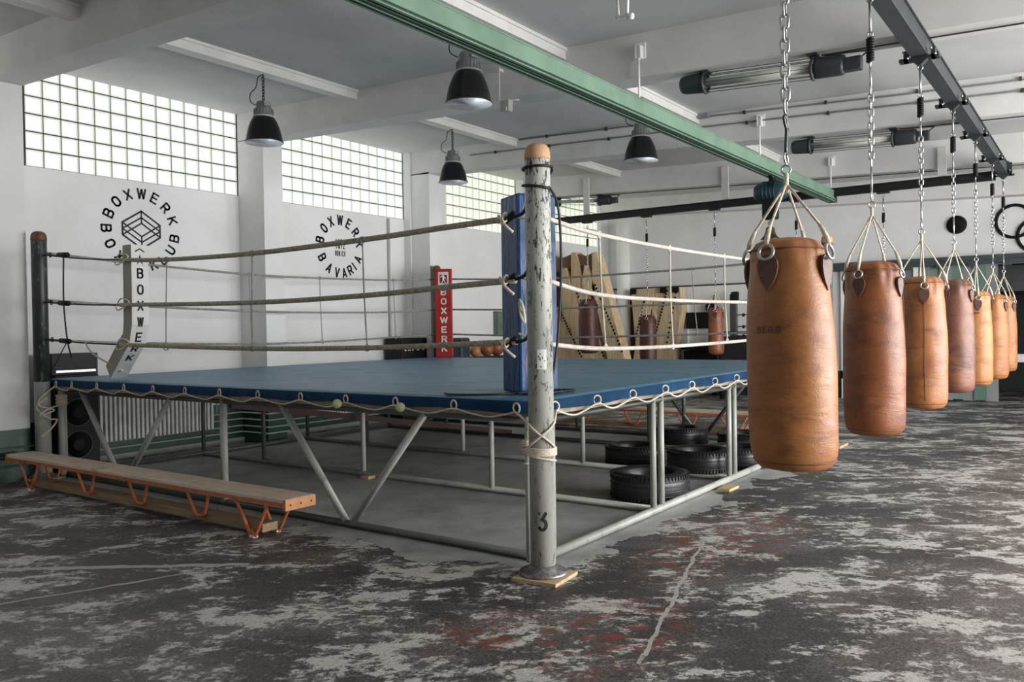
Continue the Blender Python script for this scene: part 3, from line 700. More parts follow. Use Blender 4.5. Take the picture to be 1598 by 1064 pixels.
# corner_pad local +u faces the camera side of the ring
yy = 2.11
b = MB()
for i, ch in enumerate('BOXWERK'):
    z = 2.15-i*.155
    text(b, ch, lambda u, v, z=z: tuple(xf @ Vector((.0625, -u, z+v))), .11, .092 if ch != 'W' else .125, .2)
b.build('pad_lettering', WLET, rp)
b = MB(); F = lambda u, v, o=.0622: tuple(xf @ Vector((o, -u, 2.37+v)))
b.add([F(-.085, -.11), F(.085, -.11), F(.085, .11), F(-.085, .11)], [(0, 1, 2, 3)]); b.build('pad_badge', M('badge_pink_white', (.72, .60, .58), .6), rp)
b = MB(); b.add([F(-.06, -.075, .0628), F(.06, -.075, .0628), F(.06, .06, .0628), F(-.06, .06, .0628)], [(0, 1, 2, 3)]); b.build('badge_panel', M('badge_dark_red', (.12, .02, .018), .6), rp)
b = MB()
for q in (((-.02, .05), (.012, .055), (.02, .02), (-.015, .012)), ((-.015, .012), (.02, .02), (.015, -.03), (-.01, -.03)), ((-.01, -.03), (.002, -.03), (-.02, -.07), (-.035, -.07)), ((.004, -.03), (.015, -.03), (.045, -.07), (.03, -.07)), ((-.02, .045), (-.05, .03), (-.048, .018), (-.018, .03)), ((.018, .03), (.045, .0), (.038, -.01), (.015, .012))):
    b.add([F(p[0], p[1], .0634) for p in q], [(0, 1, 2, 3)])
b.build('badge_figure', WLET, rp)
# slumped white pad hung over the left ropes
b = MB()
sec = [(4.30, 7.50, 2.38), (4.30, 7.50, 2.0), (4.31, 7.53, 1.62), (4.32, 7.60, 1.44), (4.36, 7.88, 1.24), (4.40, 8.10, 1.09)]
wv_, th = .17, .15
vs = []; fs = []
for i, (x, y_, z) in enumerate(sec):
    d = Vector(sec[min(i+1, 5)])-Vector(sec[max(i-1, 0)]); d.normalize(); vY = Vector((0, 1, 0)); nrm = d.cross(Vector((1, 0, 0))).normalized()
    if nrm.y < 0: nrm = -nrm
    o = Vector((x, y_, z))
    vs += [o, o+Vector((wv_, 0, 0)), o+Vector((wv_, 0, 0))+nrm*th, o+nrm*th]
for i in range(5):
    for k in range(4): fs.append((i*4+k, i*4+(k+1) % 4, (i+1)*4+(k+1) % 4, (i+1)*4+k))
fs += [(0, 1, 2, 3), (20, 21, 22, 23)]
b.add(vs, fs)
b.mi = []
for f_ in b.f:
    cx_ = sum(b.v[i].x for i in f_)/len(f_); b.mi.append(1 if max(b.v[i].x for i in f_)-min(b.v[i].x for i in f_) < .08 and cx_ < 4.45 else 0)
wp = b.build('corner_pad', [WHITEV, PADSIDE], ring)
b = MB()
def along(s_):
    ln = [0]
    for i in range(5): ln.append(ln[-1]+(Vector(sec[i+1])-Vector(sec[i])).length)
    s_ = min(max(s_, 0), ln[-1]-1e-4)
    for i in range(5):
        if s_ <= ln[i+1]: t = (s_-ln[i])/(ln[i+1]-ln[i]); return Vector(sec[i]).lerp(Vector(sec[i+1]), t)
for i, ch in enumerate('BOXWERK'):
    s0 = .27+i*.155
    text(b, ch, lambda u, v, s0=s0: tuple(along(s0-v)+Vector((wv_/2+u, -.004, -.002))), .10, .065, .16)
f3 = lambda u, v: tuple(along(.13-v)+Vector((wv_/2+u, -.004, -.002)))
b.add([f3(-.03, -.06), f3(.0, .04), f3(.03, -.06), f3(0, -.02)], [(0, 1, 2, 3)]); b.add([f3(-.05, .07), f3(0, .1), f3(0, .088), f3(-.045, .06)], [(0, 1, 2, 3)]); b.add([f3(.05, .07), f3(0, .1), f3(0, .088), f3(.045, .06)], [(0, 1, 2, 3)])
b.build('pad_lettering', INK, wp)
for zz, y_ in ((2.24, 7.6), (1.81, 7.6), (1.43, 7.62)):
    b = MB(); b.tube(smooth_pts([(4.27, y_+.12, zz), (4.26, y_+.02, zz+.06), (4.27, y_-.1, zz+.02), (4.25, y_+.05, zz-.05), (4.27, y_+.14, zz-.02)], 4), .007, 6); b.build('tie_cord', CORD, wp)
# wooden blocks under the ring feet
def block(x, y_, sx, sy, rz, h, label):
    xf = Matrix.Translation((x, y_, 0)) @ Matrix.Rotation(rz, 4, 'Z')
    b = MB(); b.box(-sx/2, sx/2, -sy/2, sy/2, 0, h, xf, .003); return tag(b.build('wooden_block', PLY), label, 'block')
block(4.20, 2.79, .30, .30, .10, .022, 'pale plywood square under the flange of the near corner post')
block(6.15, 6.22, .26, .10, .1, .03, 'small pale wooden block under a far upright inside the ring frame')
block(7.40, 2.86, .24, .12, 0, .025, 'pale wooden offcut lying just outside the right-hand base rail')
block(10.70, 2.74, .40, .20, 0, .025, 'pale wooden board under the right-hand corner post behind the punch bags')
block(4.25, 9.2, .3, .3, .05, .022, 'wooden square under the dark left corner post')
block(10.68, 9.2, .3, .3, .05, .022, 'wooden square under the far corner post')

# tennis balls hung on the lacing
for k, (yy, lab) in enumerate(((4.66, 'yellow-green tennis ball on the ring lacing, the left one of the pair'), (4.02, 'yellow-green tennis ball on the ring lacing, the one nearer the corner post'))):
    b = MB(); b.lathe([(.034*math.sin(PI*i/12), -.034*math.cos(PI*i/12)) for i in range(13)], (X0-.075, yy, .985), 20)
    o = b.build('tennis_ball', BALLY); tag(o, lab, 'ball', 'tennis balls on the lacing')

# ================================================================= GYM BENCH
bx0, bx1, by0, by1 = 3.84, 4.11, 4.76, 9.12
be = thing('gym_bench', (3.98, 6.9, 0), 'long low wooden gym bench on orange tube legs beside the ring', 'bench')
b = MB(); b.box(bx0, bx1, by0, by1, .295, .328, None, .008); b.build('seat', SEATW, be)
b = MB()
for x in (bx0+.012, bx1-.012): b.box(x-.008, x+.008, by0+.03, by1-.03, .268, .297)
b.build('side_rail', ORANGE, be)
for yy in (by0+.0, by1-.03):
    b = MB(); b.box(bx0-.004, bx1+.004, yy-.006, yy+.03, .245, .325, None, .004); o = b.build('end_block', ENDW, be)
    b = MB()
    for x in (bx0+.04, (bx0+bx1)/2, bx1-.04): b.lathe([(.007, 0), (.007, .002), (0, .003)], (0, 0, 0), 10, Matrix.Translation((x, yy-.007, .285)) @ Matrix.Rotation(PI/2, 4, 'X'))
    b.build('screw', STEELD, o)
b = MB(); b.box(3.90, 4.04, 5.1, 8.72, .035, .10, None, .006); b.build('balance_beam', BEAMW, be)
def ubend(x, ya, yb, zb, splay, wb_=.16):
    """V/U shaped tube leg in the plane x, from the rail down to zb"""
    ym = (ya+yb)/2
    return [(x, ya, .285), (x+splay*.5, ya*.65+ym*.35, .16), (x+splay, ym-wb_/2*.5, zb+.02), (x+splay, ym-.02, zb), (x+splay, ym+.02, zb), (x+splay, ym+wb_/2*.5, zb+.02), (x+splay*.5, yb*.65+ym*.35, .16), (x, yb, .285)]
for yc, end in ((5.17, 1), (5.85, 0), (6.71, 0), (7.57, 0), (8.66, 1)):
    for x, sgn in (((bx0+.02, 1), (bx1-.02, -1)) if end else ((bx0+.02, 1),)):
        hw = .20 if end else .155
        b = MB()
        if end: pts = [(x, yc-hw, .285), (x+sgn*.004, yc-.045, .04), (x+sgn*.01, yc-.02, .014), (x+sgn*.01, yc+.02, .014), (x+sgn*.01, yc+.05, .04), (x, yc+hw, .285)]
        else: pts = [(x, yc-hw, .285), (x+sgn*.008, yc-.105, .18), (x+sgn*.014, yc-.06, .10), (x+sgn*.016, yc-.03, .085), (x+sgn*.016, yc+.03, .085), (x+sgn*.014, yc+.06, .10), (x+sgn*.008, yc+.105, .18), (x, yc+hw, .285)]
        b.tube(smooth_pts(pts, 3), .0125, 8); b.build('tube_leg', ORANGE, be)
    if end:
        b = MB(); b.tube(smooth_pts([(bx0+.03, yc, .018), (3.90, yc+.05, .05), (3.97, yc+.08, .055), (4.04, yc+.05, .05), (bx1-.03, yc, .018)], 4), .011, 8)
        b.build('foot_yoke', ORANGE, be)
        for x in (bx0+.03, bx1-.03):
            b = MB(); b.box(x-.02, x+.02, yc-.03, yc+.03, 0, .018, None, .004); b.build('foot_pad', WHITE, be)

nb = copy_tree(be); nb.location = (11.15, 5.9, 0); nb['label'] = 'second gym bench standing beyond the ring, seen between its far legs and the tyres'
# ================================================================= TYRES
def tyre_proto():
    b = MB(); R_, w_ = .33, .21
    prof = [(.205, .02), (.225, .004), (.28, .0), (.315, .012), (.33, .035), (.331, w_/2), (.33, w_-.035), (.315, w_-.012), (.28, w_), (.225, w_-.004), (.205, w_-.02), (.20, w_/2), (.205, .02)]
    b.lathe(prof, (0, 0, 0), 64)
    return b
def make_tyre():
    r = thing('car_tyre', (0, 0, 0), 'x', 'tyre', 'car tyres lying under and beside the ring')
    tyre_proto().build('tyre_carcass', TYRE, r)
    b = MB()
    for z in (.05, .085, .125, .16): b.tube([(.331*math.cos(2*PI*i/64), .331*math.sin(2*PI*i/64), z) for i in range(64)], .006, 6, True)
    for k in range(64):
        a = 2*PI*k/64
        for z0, z1 in ((.014, .042), (.168, .198)):
            xf = Matrix.Rotation(a, 4, 'Z'); b.box(.317, .337, -.010, .008, z0, z1, xf)
    b.build('tread', TYRE, r); return r
t0 = make_tyre()
for i, (x, y_, z, rz, tilt, lab) in enumerate((
        (6.73, 3.33, 0, 0, 0, 'black car tyre nearest the camera, in front of the other tyres under the ring'),
        (8.30, 4.28, 0, 1, 0, 'black car tyre under the ring, behind and left of the nearest tyre'),
        (7.94, 3.36, .062, 2, 0, 'black car tyre lying flat between the paired uprights, right of the nearest tyre'),
        (10.05, 4.50, 0, 3, 0, 'black car tyre farthest back under the ring, below the far braces'),
        (8.72, 3.25, .0, .5, 0, 'black car tyre under the ring just left of the largest punch bag'),
        (9.9, 3.6, .0, .5, 0, 'black car tyre at the back right, half hidden by the largest punch bag'))):
    o = t0 if i == 0 else copy_tree(t0)
    o.location = (x, y_, z); o.rotation_euler = (0, tilt, rz); o['label'] = lab; o.scale = (1.05, 1.05, 1.14) if i == 0 else (1, 1, 1.05)

# ================================================================= PUNCH BAGS
def chain_mesh(b, x, y_, z0, z1, wire=.0052, lw=.0145, pitch=.042):
    n = max(2, int(round((z1-z0)/pitch))); p = (z1-z0)/n
    for i in range(n):
        zc = z0+p*(i+.5); ax = (1, 0, 0) if i % 2 else (0, 1, 0)
        h = p/2+wire*.9; pts = []
        for k in range(12):
            a = 2*PI*k/12; u = lw*math.cos(a); v = (h-lw)*(1 if math.sin(a) >= 0 else -1)+lw*math.sin(a)
            pts.append((x+(0 if i % 2 else u), y_+(u if i % 2 else 0), zc+v))
        b.tube(pts, wire, 6, True)
def punch_bag(x, y_, zt, zb, r, mat, label, phase, ztop=3.60, group='leather punch bags in a row on the dark ceiling rail', spring=True, small=False, sc=1.0, taper=.84, patchmat=None, thick=1.0, seam=False):
    g = thing('punching_bag', (x, y_, zb), label, 'punching bag', group)
    h = zt-zb; seed = x*3.7
    def wob(a, z):
        t = z/h; return .012*math.sin(a*2+seed+z*5)+.008*math.sin(a*5+z*13+seed)+((.035 if sc < 1.1 else .012)*min(1, max(0, (t-.84)/.08))*math.sin(a*11+seed+2*math.sin(a*3)) if t > .84 else 0)
    prof = [(0, 0), (r*.5, .004), (r*.80, .018), (r*.90, .038), (r*.93, .055), (r*.965, .075), (r*.99, .12), (r, .22*h), (r*1.0, .42*h), (r*.975, .62*h), (r*.93, .78*h), (r*(.87 if sc > 1.1 else .895), .88*h), (r*taper*1.03, .94*h), (r*taper*.97, .965*h), (r*taper*.88, .985*h), (r*taper*.70, h-.002), (r*.45, h+.004), (r*.2, h-.004), (0, h-.015)]
    fine = []
    for i in range(len(prof)-1):
        for k in range(3 if 5 < i < 15 else 1):
            t = k/(3 if 5 < i < 15 else 1); fine.append((prof[i][0]*(1-t)+prof[i+1][0]*t, prof[i][1]*(1-t)+prof[i+1][1]*t))
    fine.append(prof[-1])
    b = MB(); b.lathe(fine, (x, y_, zb), 72, wob=wob)
    ln = .024 if sc > 1.1 else .006
    for v in b.v: q = (zt-v.z)*ln; v.x += .58*q; v.y -= .81*q
    body = b.build('leather_body', mat, g)
    b = MB(); b.torus((x+.58*ln*h, y_-.81*ln*h, zb+.052), r*.925, .0045, (0, 0, 1), 40, 6); b.build('bottom_seam', SEAMM, body)
    b = MB(); b.torus((x, y_, zb+h*.955), r*taper*1.02, .0035, (0, 0, 1), 40, 6)
    a_s = phase if seam else phase+PI*.62
    b.tube([(x+(r*k_+.001)*math.cos(a_s), y_+(r*k_+.001)*math.sin(a_s), zb+z_) for k_, z_ in ((.975, .08), (1, .22*h), (1.002, .45*h), (.99, .62*h), (.955, .78*h), (.915, .88*h), (taper*1.03, .94*h))], .0022, 5)
    b.build('stitched_seam', SEAMM, body)
    zap = zt+(.25 if sc > 1.1 else .29)
    for k in range(4):
        a = phase+k*PI/2; ra = r*.93; kp = sc*(1.15 if sc > 1.1 else 1.0)
        ux, uy = math.cos(a), math.sin(a); tx, ty = -uy, ux
        zr = zb+h*.90
        # leather patch, teardrop
        b = MB(); n = 14; c = [(x+ux*(r*.935+.006), y_+uy*(r*.935+.006), zr-.055)]
        out = []
        for i in range(n):
            q = 2*PI*i/n; u = .036*kp*math.sin(q)*(1+.35*math.cos(q)) if math.cos(q) > -.98 else 0; v = .058*kp*math.cos(q) if math.cos(q) > -.98 else -.068*kp
            rr_ = r*(.955-.25*max(v, 0)) + .007
            out.append((u, v, rr_))
        vs = [(x+ux*(rr_-.01*abs(u)*12*.3)+tx*u, y_+uy*(rr_-.01*abs(u)*12*.3)+ty*u, zr-.045+v) for u, v, rr_ in out]
        vs2 = [(p_[0]-ux*.012, p_[1]-uy*.012, p_[2]) for p_ in vs]
        b.add(vs+vs2, [tuple(range(n)), tuple(range(2*n-1, n-1, -1))]+[(i, (i+1) % n, (i+1) % n+n, i+n) for i in range(n)])
        pt = b.build('leather_tab', patchmat or LEAD, g)
        b = MB(); b.torus((x+ux*(r*.95+.014), y_+uy*(r*.95+.014), zr+.030*kp), .026*kp, .0055*kp, (ux, uy, .25), 22, 8); b.build('metal_ring', STEEL, g)
        b = MB(); p0 = Vector((x+ux*(r*.95+.012), y_+uy*(r*.95+.012), zr+.052*kp)); p1 = Vector((x+ux*r*.90, y_+uy*r*.90, zt+.03)); p2 = Vector((x+ux*.008, y_+uy*.008, zap))
        b.tube([p0, p1, p1.lerp(p2, .5), p2], .0055*sc*thick, 8); b.tube([p0, p0.lerp(p1, .5), p1+(p2-p1)*.12], [.007*sc*thick, .011*sc*thick, .007*sc*thick], 8)
        b.build('suspension_rope', CORD, g)
    b = MB(); b.tube([(x, y_, zap-.03), (x, y_, zap+.02), (x, y_, zap+.06)], .010*sc*thick, 8); b.build('rope_knot', CORD, g)
    b = MB(); b.torus((x, y_, zap+.075), .02, .005, (1, .3, 0), 16, 6); b.torus((x, y_, zap+.125), .02, .005, (0, 1, 0), 16, 6, 1, 1.4); b.build('link_ring', STEEL, g)
    zc0 = zap+.15
    if sc > 1.1:
        zc0 += .20; b = MB(); b.tube([(x, y_, zc0-.21), (x, y_, zc0-.17), (x+.012, y_, zc0-.10), (x+.006, y_, zc0-.02), (x, y_, zc0)], .008, 8); b.torus((x+.006, y_, zc0-.06), .03, .007, (0, 1, 0), 16, 6, .5, 1.3); b.build('snap_hook', STEELD, g)
        b = MB(); chain_mesh(b, x, y_, zc0-.01, ztop-.01, .0068, .0185, .056); b.build('chain', STEEL, g)
    elif spring:
        zs1 = ztop-.30; zs0 = zs1-.15
        b = MB(); zc0 = zc0+.17; b.tube([(x, y_, zc0-.18), (x, y_, zc0-.01)], .007, 8); chain_mesh(b, x, y_, zc0, zs0-.16, .0056, .0150, .044); b.build('chain', STEEL, g)
        b = MB(); b.tube([(x, y_, zs0-.17), (x, y_, zs0-.03)], .0075, 8); b.torus((x, y_, zs0-.02), .016, .005, (0, 1, 0), 14, 6); b.build('spring_eye', STEEL, g)
        b = MB(); b.torus((x, y_, zs1+.02), .016, .005, (1, 0, 0), 14, 6)
        b.tube([(x, y_, zs1+.03), (x, y_, ztop-.08)], .009, 8); b.torus((x, y_, ztop-.06), .018, .006, (1, 0, 0), 14, 6); b.build('swivel_hook', STEEL, g)
        b = MB()
        n = 9*12; b.tube([(x+.019*math.cos(2*PI*i/12), y_+.019*math.sin(2*PI*i/12), zs0+(zs1-zs0)*i/n) for i in range(n+1)], .008, 6); b.tube([(x, y_, zs0), (x, y_, zs1)], .012, 8)
        b.build('coil_spring', BLACK, g)
    else:
        b = MB(); chain_mesh(b, x, y_, zc0, ztop+.01, .0065, .018, .056); b.build('chain', STEEL, g)
    return g
BY = 1.2
vb = lambda x: math.atan2(-BY, -x)
specs = [(3.872, 1.912, .847, .197, 0, 'largest and nearest orange-tan leather punch bag, with a faint stamped name', .33, 1.15),
         (5.60, 1.905, .808, .182, 1, 'dark russet leather punch bag hanging right behind the nearest one', .33, 1.0),
         (7.34, 1.885, .825, .178, 2, 'ginger leather punch bag with a pale vertical seam, third from the front of the row', .87, 1.0),
         (9.08, 1.93, .83, .172, 3, 'plum-brown shiny leather punch bag with a dark brown top, fourth in the row', .33, 1.0),
         (10.78, 1.865, .79, .158, 4, 'pale sandy leather punch bag with a small dark mark, fifth in the row', .9, 1.0),
         (12.50, 1.87, .765, .172, 5, 'honey-coloured punch bag with a scalloped top, sixth in the row', .3, 1.0),
         (13.92, 1.88, .79, .160, 6, 'farthest amber punch bag at the end of the dark rail', .2, 1.0)]
for i, (x, zt, zb, r, mi_, lab, ph, sc_) in enumerate(specs):
    zr = 3.62
    g = punch_bag(x, BY, zt, zb, r, LEA[mi_], lab, vb(x)+ph-PI*.25, zr, sc=sc_, taper=.82 if i == 0 else .85, patchmat=LEAD if i else None, seam=i in (2, 3, 5))
    if i == 0:
        b = MB(); text(b, 'BERG', cyl(x+.012, BY-.017, r*1.014, vb(x)-.56, 1.50), .030, .125, .17); b.build('stamped_name', M('faded_stamp_ink', (.13, .055, .03), .6), g)
    if i == 4:
        b = MB(); text(b, '-', cyl(x, BY, r*1.012, vb(x)-.1, 1.62), .018, .09, .9); b.build('small_dark_mark', LEAD, g)
# small bags far away on the black rail
RZ = 3.55
for x, y_, zt, zb, r, mt_, lab in ((14.0, 8.19, 2.08, 1.02, .19, LEAM, 'dark maroon punch bag in front of the tall plywood wedges'),
                                   (14.0, 6.92, 1.74, .86, .155, LEAM, 'dark brown punch bag in front of the low plywood panels, right of the white column'),
                                   (14.0, 5.60, 1.84, 1.01, .135, LEA[1], 'small reddish punch bag far back between the ring ropes, right of the dark wall cabinet'),
                                   (14.0, 4.18, 1.75, .9, .15, LEA[1], 'russet punch bag on the black rail, hidden behind the nearest big bag'),
                                   (14.0, 2.83, 1.75, .9, .15, LEA[1], 'russet punch bag on the black rail, hidden behind the second big bag')):
    punch_bag(x, y_, zt, zb, r, mt_, lab, .3, RZ, 'small punch bags on the far black rail', sc=.9, patchmat=LEAM, taper=.8)

# ================================================================= RAILS
def ibeam(b, ax, a, c, p, z0, z1, hw, wt=.012, ft=.014):
    for q in ((p-hw, p+hw, z0, z0+ft), (p-hw, p+hw, z1-ft, z1), (p-wt/2, p+wt/2, z0, z1)):
        if ax == 'X': b.box(a, c, q[0], q[1], q[2], q[3])
        else: b.box(q[0], q[1], a, c, q[2], q[3])
br = thing('bag_rail', (9, BY, 3.65), 'dark grey steel I-beam rail carrying the row of big punch bags', 'rail')
b = MB(); b.box(1.0, 13.96, BY-.048, BY+.055, 3.652, 3.812); b.box(1.0, 13.96, BY-.062, BY+.062, 3.80, 3.812); b.box(13.95, 13.96, BY-.11, BY+.11, 3.64, 3.815); b.build('steel_beam', RAIL, br)
b = MB(); b.box(1.0, 13.96, BY-.062, BY+.062, 3.643, 3.652); b.build('bottom_flange', M('rail_flange_paint', (.050, .062, .067), .45), br)
for x in [s[0] for s in specs]:
    b = MB(); b.box(x-.04, x+.04, BY-.14, BY+.15, 3.618, 3.642)
    for s_ in (-1, 1):
        b.box(x-.04, x+.04, BY+s_*.10-.015, BY+s_*.10+.015, 3.618, 3.70)
    b.hexa([(x-.035, BY-.01, 3.575), (x+.035, BY-.01, 3.575), (x+.035, BY+.01, 3.575), (x-.035, BY+.01, 3.575), (x-.035, BY-.07, 3.63), (x+.035, BY-.07, 3.63), (x+.035, BY+.07, 3.63), (x-.035, BY+.07, 3.63)])
    cl = b.build('beam_clamp', RAIL, br)
    b = MB()
    for s_ in (-1, 1):
        for dx in (-.025, .025): b.lathe([(.011, -.006), (.011, .0), (.006, .001), (.006, .012)], (0, 0, 0), 8, Matrix.Translation((x-.042, BY+s_*.1+dx*.6, 3.665+dx)) @ Matrix.Rotation(-PI/2, 4, 'Y'))
    b.build('clamp_bolt', STEEL, cl)
for x in (4.0, 7.4, 10.8):
    b = MB(); b.box(x-.05, x+.05, BY-.05, BY+.05, 3.79, bz(BY)+.005); b.build('hanger_bracket', RAIL, br)
b = MB(); b.box(13.9, 14.02, BY-.07, BY+.07, 3.79, bz(BY)+.01); b.build('hanger_bracket', RAIL, br)
fr = thing('bag_rail', (14.0, 5, 3.58), 'long black steel rail running across the far end, carrying the small punch bags', 'rail')
b = MB(); ibeam(b, 'Y', BY+.1, 9.0, 14.0, 3.585, 3.715, .045, .02); b.build('steel_beam', RAILB, fr)
for yy in (8.19, 6.92, 5.6, 4.18, 2.83):
    b = MB(); b.box(13.94, 14.06, yy-.09, yy+.09, 3.555, 3.585); b.build('beam_clamp', RAILB, fr)
for yy in (8.2, 5.4, 2.0):
    b = MB(); b.box(13.99, 14.03, yy-.06, yy+.06, 3.7, bz(yy)+.3); b.build('hanger_plate', BEAMP, fr)
gr = thing('crane_rail', (8, 3.62, 3.5), 'pale green crane rail hanging under the beams above the ring', 'rail')
b = MB(); y_ = 3.62; gz0, gz1 = 3.50, 3.685
b.box(2.2, 14.03, y_-.055, y_+.055, gz1-.012, gz1); b.box(2.2, 14.03, y_-.05, y_-.035, gz0, gz1); b.box(2.2, 14.03, y_+.035, y_+.05, gz0, gz1)
b.box(2.2, 14.03, y_-.075, y_-.035, gz0+.03, gz0+.042); b.box(2.2, 14.03, y_-.075, y_-.02, gz0, gz0+.01); b.box(2.2, 14.03, y_+.02, y_+.075, gz0, gz0+.01)
b.build('steel_channel', GREEN, gr)
b = MB(); b.box(14.02, 14.045, y_-.085, y_+.06, gz0-.01, gz1+.02); b.build('end_stop', GREEND, gr)
b = MB(); b.box(2.2, 14.02, y_-.052, y_-.048, gz0+.012, gz0+.03); b.box(2.2, 14.02, y_-.02, y_+.02, gz0+.004, gz0+.008); b.build('track_groove', GREEND, gr)
for xb in (7.25, 10.65, 14.05):
    zt = bz(y_)+.19
    b = MB(); b.tube([(xb-.045, y_, gz1+.0), (xb-.045, y_, zt)], .011, 8); b.build('hanger_rod', WHITE, gr)
    b = MB(); b.box(xb-.012, xb, y_-.055, y_+.055, zt-.03, zt+.13); b.box(xb-.07, xb-.01, y_-.03, y_-.015, zt-.03, zt+.09); b.box(xb-.07, xb-.01, y_+.015, y_+.03, zt-.03, zt+.09); b.tube([(xb-.045, y_, zt+.1), (xb-.045, y_, zt-.04)], .018, 8); b.build('wall_bracket', WHITE, gr)
    b = MB(); b.box(xb-.07, xb-.02, y_-.03, y_+.03, gz1-.002, gz1+.022); b.build('clamp', GREEND, gr)
# electric hoist with hook and bell
ho = thing('chain_hoist', (11.05, 3.62, 3.2), 'dark teal electric chain hoist hanging from the green crane rail', 'hoist')
b = MB(); b.box(11.03, 11.09, 3.59, 3.65, 3.40, 3.51); b.tube([(10.98, 3.60, 3.49), (11.14, 3.60, 3.49)], .03, 10); b.build('trolley', BLACK, ho)
b = MB(); b.box(10.99, 11.15, 3.48, 3.76, 3.17, 3.44, Matrix.Identity(4), .045); b.tube([(11.0, 3.84, 3.30), (11.02, 3.80, 3.30), (11.05, 3.70, 3.30), (11.07, 3.5, 3.30), (11.09, 3.42, 3.30)], [.07, .11, .13, .13, .09], 20)
for k in range(4): b.torus((11.05+.004*k, 3.70-.05*k, 3.30), .134, .006, (.05, 1, 0), 24, 6)
b.build('motor_housing', TEAL, ho)
b = MB(); b.box(10.97, 11.12, 3.54, 3.73, 2.93, 3.22, None, .02); b.build('chain_bag', BLACK, ho)
b = MB(); chain_mesh(b, 11.04, 3.64, 2.90, 3.0, .006, .016, .05); b.build('chain', STEELD, ho)
b = MB(); b.torus((11.04, 3.64, 2.875), .022, .008, (1, .3, 0), 14, 6); b.build('hook', STEELD, ho)
b = MB(); b.lathe([(.13, 0), (.115, .014), (.08, .05), (.06, .11), (.054, .15), (.03, .17), (0, .175)], (11.04, 3.64, 2.665), 24); b.tube([(11.04, 3.64, 2.83), (11.04, 3.64, 2.86)], .01, 6)
tag(b.build('brass_bell', BRASS), 'small tarnished bell hanging below the hoist, left of the nearest punch bag', 'bell')

# ================================================================= LAMPS
def make_lamp():
    g = thing('pendant_lamp', (0, 0, 0), 'x', 'lamp', 'black industrial pendant lamps')
    # origin = rim centre
    b = MB(); b.lathe([(.208, 0), (.212, .006), (.200, .02), (.187, .09), (.170, .155), (.147, .215), (.127, .255), (.108, .275), (.100, .275), (.114, .25), (.142, .187), (.167, .108), (.19, .02), (.200, .004), (.208, 0)], (0, 0, 0), 40)
    b.cm = 0; o = b.build('lamp_shade', LAMPK, g)
    b = MB(); b.lathe([(.2075, -.002), (.2, .003), (.188, .02), (.165, .108), (.140, .187), (.112, .25), (.05, .268), (0, .268)], (0, 0, 0), 40); b.build('reflector', LAMPW, o)
    b = MB(); b.lathe([(0, .05), (.035, .06), (.05, .10), (.04, .16), (.022, .2), (.022, .262)], (0, 0, 0), 20); b.build('bulb', TUBEGL, g)
    b = MB(); b.lathe([(.112, .272), (.116, .278), (.116, .288), (.104, .292), (.100, .36), (.092, .375), (.08, .38), (.08, .425), (.07, .445), (.02, .45), (0, .45)], (0, 0, 0), 32)
    for k in range(20):
        a = 2*PI*k/20; b.box(.098, .107, -.003, .003, .292, .36, Matrix.Rotation(a, 4, 'Z'))
    b.box(-.105, -.06, -.035, .035, .385, .435, Matrix.Rotation(1.3, 4, 'Z')); b.build('housing', LAMPG, g)
    b = MB(); b.lathe([(.114, .274), (.122, .28), (.114, .29)], (0, 0, 0), 32); b.build('collar_band', M('lamp_pale_band', (.55, .56, .56), .4), g)
    b = MB(); b.torus((0, 0, .465), .018, .005, (1, 0, 0), 14, 6); chain_mesh(b, 0, 0, .475, .745, .0055, .013, .036); b.build('hanging_chain', STEELD, g)
    b = MB(); b.tube(smooth_pts([(-.03, .09, .42), (-.05, .16, .47), (-.04, .17, .56), (-.02, .10, .62), (-.01, .08, .72), (0, .02, .75)], 5), .005, 6); b.build('lamp_flex', BLACK, g)
    return g
l0 = make_lamp()
for i, (x, y_, z, lab) in enumerate(((5.86, 7.50, 3.605, 'black pendant lamp nearest the first glass-block window, leftmost of the four'),
                                     (9.10, 7.50, 3.605, 'black pendant lamp hanging between the second window and the near ring post'),
                                     (5.74, 4.54, 3.50, 'black pendant lamp partly behind the green crane rail, largest of the four in view'),
                                     (9.06, 4.54, 3.52, 'black pendant lamp behind the green crane rail, rightmost of the four'))):
    o = l0 if i == 0 else copy_tree(l0)
    o.location = (x, y_, z); o['label'] = lab
